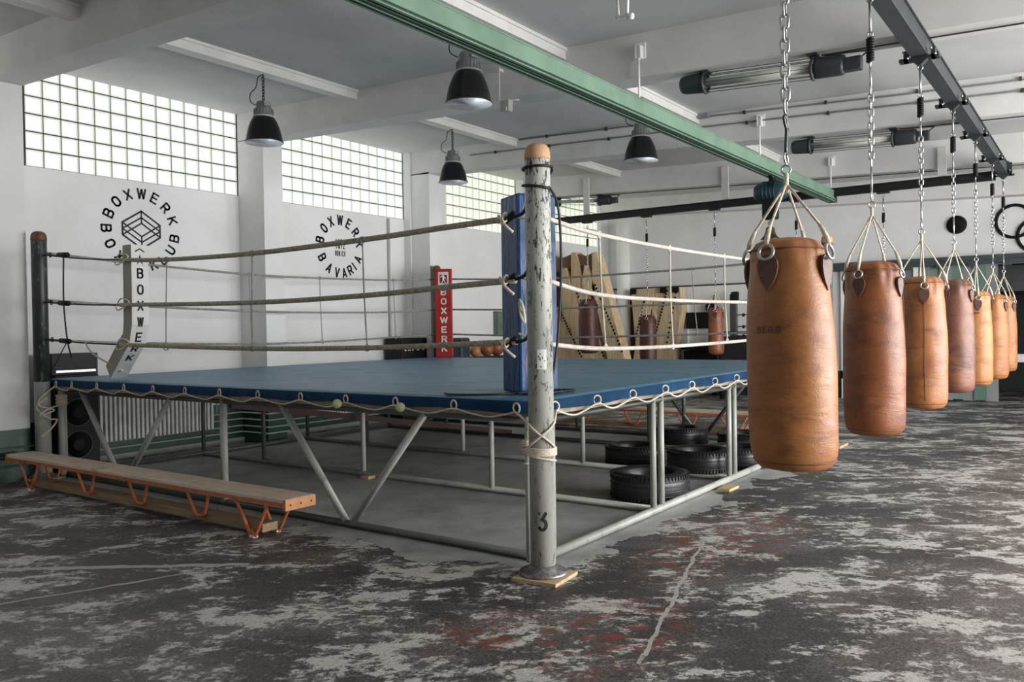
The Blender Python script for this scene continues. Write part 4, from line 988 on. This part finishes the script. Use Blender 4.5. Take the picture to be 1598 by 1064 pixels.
# tube lights under the beams
def tube_light(x, y0, y1, zf, lab):
    """lies along Y, y0 < y1; z follows the beam underside"""
    g = thing('tube_light', (x, (y0+y1)/2, zf((y0+y1)/2)), lab, 'light fixture', 'caged tube lights under the ceiling beams')
    z0, z1 = zf(y0)-.02, zf(y1)-.02; P_ = lambda t, dx=0, dz=0: (x+dx, y0+(y1-y0)*t, z0+(z1-z0)*t+dz)
    b = MB(); b.tube([P_(.86), P_(.88), P_(.98), P_(1)], [.088, .092, .086, .075], 20); b.build('end_housing', FIXT, g)
    b = MB(); b.tube([P_(.085), P_(.10), P_(.22), P_(.235)], [.080, .088, .092, .088], 20); b.box(x-.05, x+.05, y0, y0+.16, z0-.055, z0+.055, None, .01); b.build('end_housing', FIXT, g)
    b = MB()
    for t in (.245, .855): b.torus(P_(t), .093, .014, (0, 1, (z1-z0)/(y1-y0)), 24, 8)
    b.build('clamp_ring', FIXT, g)
    for dx in (-.035, .035):
        b = MB(); b.tube([P_(.24, dx), P_(.86, dx)], .032, 12); b.build('glass_tube', TUBEGL, g)
    for k in range(8):
        a = 2*PI*k/8+.2; b = MB(); b.tube([P_(.245, .088*math.cos(a), .088*math.sin(a)), P_(.855, .088*math.cos(a), .088*math.sin(a))], .0032, 6); b.build('guard_rod', FIXT, g)
    for t in (.245, .855):
        yy = y0+(y1-y0)*t; b = MB(); b.box(x-.03, x+.03, yy-.02, yy+.02, P_(t)[2]+.09, bz(yy)+.002); b.box(x-.06, x+.06, yy-.04, yy+.04, bz(yy)-.02, bz(yy)+.002); b.build('mounting_bracket', FIXT, g)
    b = MB(); b.tube(smooth_pts([P_(0, 0, .05), (x, y0-.06, z0+.09), (x, y0-.14, bz(y0-.2)-.012), (x, -4.9, bz(-4.9)-.012)], 4), .007, 6); b.build('supply_cable', STEELD, g)
zf = lambda y_: 3.685+.052*y_-.01
tube_light(7.41, 1.655, 3.267, lambda y_: 3.629+.0614*y_, 'dark caged tube light under the beam behind the chain of the nearest punch bag')
tube_light(10.81, 1.677, 3.262, lambda y_: 3.660+.0470*y_, 'dark caged tube light under the beam right of the green rail end')
tube_light(14.21, 7.64, 9.2, lambda y_: 3.46+.0700*y_, 'small distant tube light above the black rail, right of the near ring post')
# conduits on beam faces
def conduit(x, pts, lab):
    g = thing('wall_conduit', (x, pts[0][0], pts[0][1]), lab, 'conduit', 'electric conduits along the ceiling beams')
    b = MB(); b.tube([(x, y_, z) for y_, z in pts], .011, 8); b.build('conduit_pipe', M('conduit_grey', (.24, .25, .25), .5), g)
    b = MB()
    (ya, za), (yb, zb_) = pts[0], pts[-1]; n = int(abs(yb-ya)/1.1)+1
    for k in range(n):
        t = (k+.5)/n; yy = ya+(yb-ya)*t; zz = za+(zb_-za)*t; b.box(x-.018, x+.022, yy-.014, yy+.014, zz-.022, zz+.022)
    b.build('conduit_clip', STEELD, g)
conduit(10.635, [(7.42, 4.469), (4.22, 4.325), (1.99, 4.204), (-4.9, 3.90)], 'upper thin grey conduit clipped along the beam behind the green rail')
conduit(10.635, [(8.4, 4.36), (4.28, 4.195), (1.6, 4.071), (-4.9, 3.79)], 'lower thin grey conduit clipped along the beam behind the green rail')
b = MB(); b.box(10.56, 10.65, 4.30, 4.44, 4.31, 4.39, None, .006); tag(b.build('junction_box', LAMPG), 'small grey junction box at the end of the white trunking beside the green rail', 'junction box')
# small sensor hanging from the beam
sn = thing('hanging_sensor', (7.19, 5.27, 3.97), 'white box sensor on a thin rod below the beam, above the near ring post', 'sensor')
b = MB(); b.tube([(7.19, 5.265, 3.97), (7.19, 5.262, 4.38)], .007, 6); b.tube([(7.19, 5.28, 3.975), (7.19, 5.01, 3.93)], .007, 6); b.box(7.18, 7.25, 5.25, 5.28, 4.28, 4.31); b.build('rod', WHITE, sn)
b = MB(); b.box(7.15, 7.23, 5.12, 5.23, 3.83, 3.95, None, .006); b.box(7.13, 7.15, 5.14, 5.21, 3.835, 3.87); b.build('sensor_box', M('grey_white_plastic', (.5, .5, .48), .5), sn)
b = MB(); b.tube([(3.9, 2.02, 3.22), (3.9, 2.02, 3.852)], .008, 6); b.tube([(3.9, 2.08, 3.22), (3.9, 2.08, 3.852)], .008, 6); b.tube([(3.9, 2.09, 3.15), (3.9, 2.0, 3.14)], .009, 6)
b.tube([(3.9, 2.02, 3.25), (3.9, 2.025, 3.14)], .011, 6); b.tube([(3.9, 2.08, 3.25), (3.9, 2.075, 3.14)], .009, 6); b.tube([(3.9, 2.02, 3.14), (3.9, 1.99, 3.135)], .016, 8)
tag(b.build('hanging_bracket', WHITE), 'small white wire bracket hanging from the ceiling at the top edge', 'bracket')
# pipe on pillar
b = MB(); b.tube([(10.20, YW-.04, .6), (10.20, YW-.04, 3.42)], .018, 8); tag(b.build('vertical_pipe', PIPEW), 'thin white vertical pipe on the wall left of the red corner pad', 'pipe')

# ================================================================= HEATING
def radiator(x0, x1, z0, z1, lab):
    g = thing('radiator', ((x0+x1)/2, YW-.1, z0), lab, 'radiator', 'ribbed radiators under the glass-block windows')
    n = int((x1-x0)/.056); b = MB()
    for k in range(n):
        xc = x0+(k+.5)*(x1-x0)/n; b.box(xc-.017, xc+.017, YW-.17, YW-.05, z0, z1, None, .012)
    b.build('ribs', RADW, g)
    b = MB(); b.tube([(x0, YW-.11, z0+.04), (x1, YW-.11, z0+.04)], .02, 8); b.tube([(x0, YW-.11, z1-.04), (x1+.06, YW-.11, z1-.04), (x1+.1, YW-.11, z1-.1), (x1+.1, YW-.06, .45)], .014, 8); b.build('feed_pipe', PIPEW, g)
    b = MB()
    for xx in (x0+.1, x1-.1): b.box(xx-.01, xx+.01, YW-.06, YW-.002, z0+.1, z1-.1)
    b.build('wall_bracket', STEELD, g)
radiator(5.12, 6.68, .245, .84, 'white ribbed radiator seen below the canvas beside the black loudspeaker')
radiator(8.45, 9.85, .245, .80, 'white ribbed radiator in the second bay, seen through the ring frame behind the tennis balls')
radiator(11.8, 13.4, .245, .80, 'white ribbed radiator in the third bay, mostly hidden behind the ring')
for z, lab in ((.42, 'topmost of the thin white heating pipes running round the pillar foot'), (.33, 'second white heating pipe from the top round the pillar foot'),
               (.235, 'third white heating pipe from the top round the pillar foot'), (.15, 'lowest white heating pipe round the pillar foot')):
    d = .03; y_ = YW-d; pts = [(4.5 if z < .3 else 6.75, y_, z), (7.25-d-.03, y_, z), (7.25-d, y_-.03, z), (7.25-d, 9.31-d+.03, z), (7.25-d+.03, 9.31-d, z), (7.57+d-.03, 9.31-d, z), (7.57+d, 9.31-d+.03, z), (7.57+d, y_-.03, z), (7.57+d+.03, y_, z), (8.4 if z > .3 else 10.6, y_, z)]
    b = MB(); b.tube(pts, .011, 8); tag(b.build('heating_pipe', PIPEW), lab, 'pipe', 'heating pipes along the green wall base')
b = MB()
for z in (.36, .27, .17): b.tube([(3.1, 9.28, z), (3.85, 9.28, z), (4.2, 9.28, z), (4.2, 9.80, z)], .010, 8)
g = thing('heating_pipes', (3.8, 9.28, .2), 'thin pipes crossing the green base of the leftmost pillar behind the bench', 'pipe'); b.build('pipe_run', M('green_grey_pipe', (.10, .17, .14), .4), g)

# ================================================================= LOUDSPEAKER, AMPLIFIERS
sp = thing('loudspeaker', (4.73, 9.55, 0), 'tall black loudspeaker cabinet with two round drivers, behind the left ring corner', 'loudspeaker')
b = MB(); b.box(4.49, 4.965, 9.40, 9.75, 0, 1.085, None, .01); b.build('cabinet', SPK, sp)
for z in (.66, .30):
    b = MB(); b.lathe([(.155, 0), (.16, .004), (.15, .006), (.148, .001)], (0, 0, 0), 36, Matrix.Translation((4.725, 9.40, z)) @ Matrix.Rotation(PI/2, 4, 'X'))
    b.build('driver_rim', M('driver_rim_grey', (.08, .08, .085), .4), sp)
    b = MB(); b.lathe([(.147, .003), (.10, -.002), (.04, .006), (0, .012)], (0, 0, 0), 32, Matrix.Translation((4.725, 9.395, z)) @ Matrix.Rotation(PI/2, 4, 'X')); b.build('driver_cone', FOAM, sp)
am = thing('amplifier_case', (4.73, 9.55, 1.085), 'black amplifier case with a silver strip on top of the loudspeaker', 'amplifier')
b = MB(); b.box(4.46, 4.97, 9.42, 9.72, 1.087, 1.325, None, .006); b.build('case', BLACK, am)
b = MB(); b.box(4.50, 4.94, 9.41, 9.425, 1.115, 1.14); b.build('trim_strip', STEEL, am)
am = thing('amplifier_rack', (10.4, 9.62, 0), 'black rack with rows of switches standing against the wall left of the red corner pad', 'rack')
b = MB(); b.box(10.04, 10.82, 9.42, 9.80, 0, 1.40, None, .01); b.build('case', BLACK, am)
b = MB(); rr = random.Random(8)
for k in range(9): u = 10.08+rr.random()*.7; b.box(u, u+.02+rr.random()*.05, 9.410, 9.422, 1.19, 1.205)
b.build('switches', WLET, am)
b = MB(); b.box(11.50, 11.78, 9.36, 9.70, 0, 1.38, None, .05); tag(b.build('padded_box', M('navy_padding', (.02, .035, .06), .5)), 'dark navy padded block standing just right of the red corner pad', 'box')
b = MB(); b.box(11.85, 13.0, 9.30, 9.62, 0, 1.02, None, .01); tag(b.build('storage_bench', SPK), 'dark storage bench along the wall carrying the leather balls', 'bench')
for k, (x, r, lab) in enumerate(((12.02, .10, 'small tan leather medicine ball, leftmost behind the ring canvas'), (12.38, .13, 'brown leather medicine ball in the middle of the three on the storage bench'), (12.68, .15, 'largest dark brown medicine ball beside the blue corner pad'))):
    b = MB(); b.lathe([(r*math.sin(PI*i/14), r-r*math.cos(PI*i/14)) for i in range(15)], (x, 9.45, 1.02), 24); tag(b.build('medicine_ball', LEA[1] if k else LEA[4]), lab, 'ball', 'medicine balls on the storage bench')
b = MB(); b.box(13.14, 13.30, YW-.12, YW, 1.4, 1.88, None, .005); tag(b.build('wall_box', M('grey_green_box', (.14, .19, .16), .5)), 'narrow grey-green box on the wall left of the blue corner pad', 'wall box')

# ================================================================= FAR WALL
def wedge(g, x0, x1, y0, y1, z0, z1, lean, mat, name='plywood_panel'):
    """panel leaning in the Y direction: its head is shifted by lean"""
    b = MB(); b.hexa([(x0, y0, z0), (x1, y0, z0), (x1, y1, z0), (x0, y1, z0), (x0, y0+lean, z1), (x1, y0+lean, z1), (x1, y1+lean, z1), (x0, y1+lean, z1)])
    return b.build(name, mat, g)
def dashes(g, x, ya, za, yb, zb_, n, w_=.035):
    b = MB()
    for k in range(n):
        t = (k+.5)/n; y_ = ya+(yb-ya)*t; z = za+(zb_-za)*t; b.box(x-.012, x+.0, y_-w_/2, y_+w_/2, z-.022, z+.022)
    return b.build('notched_edge', BLACK, g)
pw_ = thing('plywood_wedge', (15.2, 8.8, 0), 'tall pale plywood wedge with dark notched seams, left of the white column', 'plywood structure')
def slab(g, poly, x0, x1, mat=None, name='plywood_board'):
    b = MB(); b.prism(poly, 'X', x0, x1); return b.build(name, mat or SHELFP, g)
def saw(p, q, n, d):
    """stepped edge from p to q made of n treads"""
    out = []
    for k in range(n):
        t0_, t1_ = k/n, (k+1)/n; a = (p[0]+(q[0]-p[0])*t0_, p[1]+(q[1]-p[1])*t0_); c = (p[0]+(q[0]-p[0])*t1_, p[1]+(q[1]-p[1])*t1_)
        out += [a, (a[0]+d, (a[1]+c[1])/2), ((a[0]+c[0])/2, (a[1]+c[1])/2)]
    return out
slab(pw_, saw((8.57, 3.09), (7.70, 0), 24, -.015)+[(8.20, 0), (8.34, .88), (8.51, 1.67), (8.68, 2.34), (8.67, 3.08)], 15.0, 15.3)
slab(pw_, saw((9.09, 3.12), (8.18, 0), 24, -.012)+[(8.70, 0), (8.82, .93), (9.02, 1.68), (9.21, 2.5), (9.20, 3.12)], 15.04, 15.3)
slab(pw_, saw((9.33, 2.80), (8.68, .93), 14, -.012)+[(8.68, 0), (9.20, 0), (9.23, .92), (9.45, 1.41), (9.42, 2.81)], 15.02, 15.3)
slab(pw_, [(8.86, 2.83), (8.78, 2.82), (8.60, 2.3), (8.84, 2.2), (8.92, 2.45)], 15.0, 15.1)
slab(pw_, [(9.76, 2.0), (9.67, 2.0), (9.44, 1.62), (9.2, .92), (9.1, 0), (9.76, 0)], 15.03, 15.3)
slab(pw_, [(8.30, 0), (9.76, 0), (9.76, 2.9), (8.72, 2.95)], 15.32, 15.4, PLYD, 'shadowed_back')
for (a, c) in ((8.70, 9.12), (9.22, 9.76)):
    b = MB(); n = 8
    for i in range(n):
        t0_, t1_ = i/n, (i+1)/n; s0, s1 = -.07*math.sin(PI*t0_), -.07*math.sin(PI*t1_)
        b.hexa([(15.1, a+(c-a)*t0_, 2.80+s0), (15.38, a+(c-a)*t0_, 2.80+s0), (15.38, a+(c-a)*t1_, 2.80+s1), (15.1, a+(c-a)*t1_, 2.80+s1),
                (15.1, a+(c-a)*t0_, 3.10+s0), (15.38, a+(c-a)*t0_, 3.10+s0), (15.38, a+(c-a)*t1_, 3.10+s1), (15.1, a+(c-a)*t1_, 3.10+s1)])
    b.build('curved_head', M('brown_curved_board', (.20, .11, .06), .6), pw_)
dashes(pw_, 15.0, 8.62, 2.44, 7.98, 1.0, 20); dashes(pw_, 15.0, 9.09, 2.35, 8.32, .7, 24); dashes(pw_, 15.0, 9.49, 1.94, 8.95, .9, 18)
pp = thing('plywood_stack', (17.5, 8.6, 0), 'low pale plywood panels with slanting notched seams, right of the white column', 'plywood structure')
def slab2(poly, x0, x1): b = MB(); b.prism(poly, 'X', x0, x1); b.build('plywood_board', SHELFP, pp)
slab2([(8.02, 2.40), (7.72, 2.40), (7.68, 1.94), (7.78, 1.37), (8.0, 0), (8.40, 0), (8.32, 1.3)], 17.22, 17.5)
slab2([(8.32, 2.40), (8.02, 2.40), (8.30, 1.2), (8.40, 0), (8.75, 0)], 17.25, 17.5)
slab2([(8.92, 2.39), (8.32, 2.40), (8.62, 1.2), (8.70, 0), (9.05, 0), (8.82, 1.1)], 17.20, 17.5)
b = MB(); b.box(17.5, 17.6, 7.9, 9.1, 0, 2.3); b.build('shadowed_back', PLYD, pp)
dashes(pp, 17.20, 8.56, 2.2, 8.92, .9, 18); dashes(pp, 17.21, 8.01, 2.36, 8.42, 1.0, 20); dashes(pp, 17.21, 7.79, 2.33, 8.07, 1.0, 12)
for yy in (7.8, 8.1, 8.85): b = MB(); b.box(17.15, 17.2, yy-.07, yy+.07, 2.28, 2.40); b.build('dark_block', BLACK, pp)
b = MB(); b.lathe([(.155, 0), (.155, 3.95)], (17.45, 9.24, 0), 24); tn += 1; struct('trim_%d' % tn, b, WHITE)
b = MB(); b.box(17.78, XW, 4.9, YW, 2.42, 2.46); tn += 1; struct('trim_%d' % tn, b, GATE)
b = MB(); b.box(17.70, XW, 4.9, 8.02, 0, 2.42); tn += 1; struct('trim_%d' % tn, b, WHITE)
b = MB(); b.box(17.62, 17.74, 7.72, 7.86, 0, 2.1); tn += 1; struct('trim_%d' % tn, b, WHITE)
g = thing('wall_cabinet', (17.6, 7.4, 1.47), 'black open wall cabinet far back, left of the small reddish punch bag', 'cabinet'); b = MB(); b.box(17.5, 17.70, 7.15, 7.70, 1.47, 1.83, None, .01); b.build('cabinet_box', BLACK, g)
g = thing('equipment_bench', (17.4, 7.4, 0), 'low black equipment bench under the black wall cabinet', 'bench'); b = MB(); b.box(17.3, 17.68, 6.9, 7.68, .2, .98, None, .02); b.box(17.2, 17.68, 6.85, 7.7, 1.0, 1.08); b.build('bench_body', BLACK, g); b = MB(); b.box(17.35, 17.6, 6.95, 7.05, 0, .2); b.box(17.35, 17.6, 7.5, 7.6, 0, .2); b.build('bench_feet', BLACK, g)
b = MB()
b.lathe([(.0, -.12), (.07, -.10), (.09, 0), (.07, .08), (.03, .12), (0, .13)], (17.55, 7.17, 1.95), 14)
b.lathe([(.0, -.10), (.06, -.08), (.08, 0), (.05, .08), (0, .1)], (17.55, 7.05, 1.93), 14); b.tube([(17.6, 7.1, 2.0), (17.66, 7.1, 2.2), (17.70, 7.1, 2.2)], .01, 6)
tag(b.build('boxing_gloves', BLACK), 'pair of black boxing gloves hung on the far white wall', 'boxing gloves')
g = thing('training_rack', (17.4, 6.4, 0), 'black upright training rack with side pegs, left of the nearest punch bag', 'rack')
b = MB(); b.box(17.3, 17.42, 6.47, 6.60, 0, 2.2); b.box(17.0, 17.6, 6.3, 6.7, 0, .08); b.build('upright', TUBED, g)
b = MB(); b.box(17.25, 17.35, 6.40, 6.56, 2.0, 2.25, None, .03); b.build('pulley_head', BLACK, g)
b = MB()
for z in (1.75, 1.5, 1.3): b.tube([(17.36, 6.5, z), (17.36, 6.15, z)], .012, 6); b.tube([(17.36, 6.32, z-.04), (17.36, 6.32, z+.03)], .03, 8)
b.build('peg', BLACK, g)
g = thing('weight_machine', (16.6, 6.1, 0), 'dark weight machine behind the right corner of the ring', 'machine')
b = MB(); b.box(16.35, 16.8, 5.75, 6.45, .1, 1.3, None, .02); b.build('machine_body', M('dark_machine', (.02, .022, .025), .4), g); b = MB(); b.box(16.3, 16.85, 5.7, 6.5, 1.35, 1.40); b.box(16.5, 16.6, 5.66, 5.74, 0, 1.36); b.box(16.5, 16.6, 6.46, 6.54, 0, 1.36); b.build('machine_frame', BLACK, g)
# gate track, sliding panels and strip curtain
b = MB(); b.box(17.70, XW-.002, -3.2, 4.8, 2.60, 2.76); b.box(17.66, 17.70, -3.2, 4.8, 2.68, 2.76)
for k in range(14): b.box(17.66, 17.72, -3+.55*k, -2.86+.55*k, 2.55, 2.62)
g = thing('gate_track', (17.75, 1, 2.6), 'grey steel sliding gate track across the far wall above the strip curtain', 'gate track'); b.build('track', GATE, g)
d = MB(); d.box(17.80, 17.84, 3.02, 4.36, .56, 2.58); dr = struct('door_1', d, PVC2)
b = MB(); b.box(17.77, 17.86, 4.30, 4.42, 0, 2.6); b.box(17.77, 17.86, 2.98, 3.06, 0, 2.6); b.box(17.77, 17.86, 2.98, 4.42, .40, .56); b.build('door_frame', WHITE, dr)
b = MB(); b.box(17.78, 17.85, 3.06, 4.30, .0, .40); b.build('kick_panel', M('green_panel', (.012, .06, .038), .4), dr)
for k in range(7):
    y0_ = 2.98-.19*(k+1); b = MB(); n = 8
    sw = .02*math.sin(k*2.1)
    b.box(17.80+sw, 17.808+sw, y0_-.02, y0_+.19, .03+.02*(k % 2), 2.60, Matrix.Identity(4))
    tag(b.build('curtain_strip', PVC if k % 2 else PVC2), 'frosted greenish PVC strips of the gate curtain behind the punch bags', 'strip curtain', 'PVC strips hanging from the gate track')
b = MB(); b.box(18.2, 18.3, -2.5, 1.4, .75, .90); tag(b.build('barrier_bar', RADW), 'pale horizontal bar in the dark gate opening at the right edge', 'barrier'); 
b = MB(); b.box(18.6, 21.6, .2, 3.6, 2.1, 2.6); g = thing('dark_duct', (20, 2, 2.1), 'dark grey box duct inside the gate opening', 'duct'); b.build('duct_body', M('dark_grey_duct', (.05, .06, .06), .7), g)
# disc and interlocked rings on the far wall
b = MB(); b.lathe([(.17, 0), (.175, .02), (.165, .05), (.05, .06), (0, .06)], (0, 0, 0), 36, Matrix.Translation((XW, 2.305, 3.375)) @ Matrix.Rotation(-PI/2, 4, 'Y'))
tag(b.build('wall_disc', DISC), 'round black disc on the upper far wall between two bag chains', 'disc')
orr = thing('ring_emblem', (XW, 1.3, 3.4), 'large black interlocked rings mounted on the upper far wall at the right edge', 'wall emblem')
for y_, z in ((1.36, 3.36), (1.02, 3.08), (.62, 3.36), (.28, 3.08), (-.12, 3.36)):
    b = MB(); b.torus((XW-.03, y_, z), .295, .028, (1, 0, 0), 40, 8); b.build('ring', DISC, orr)
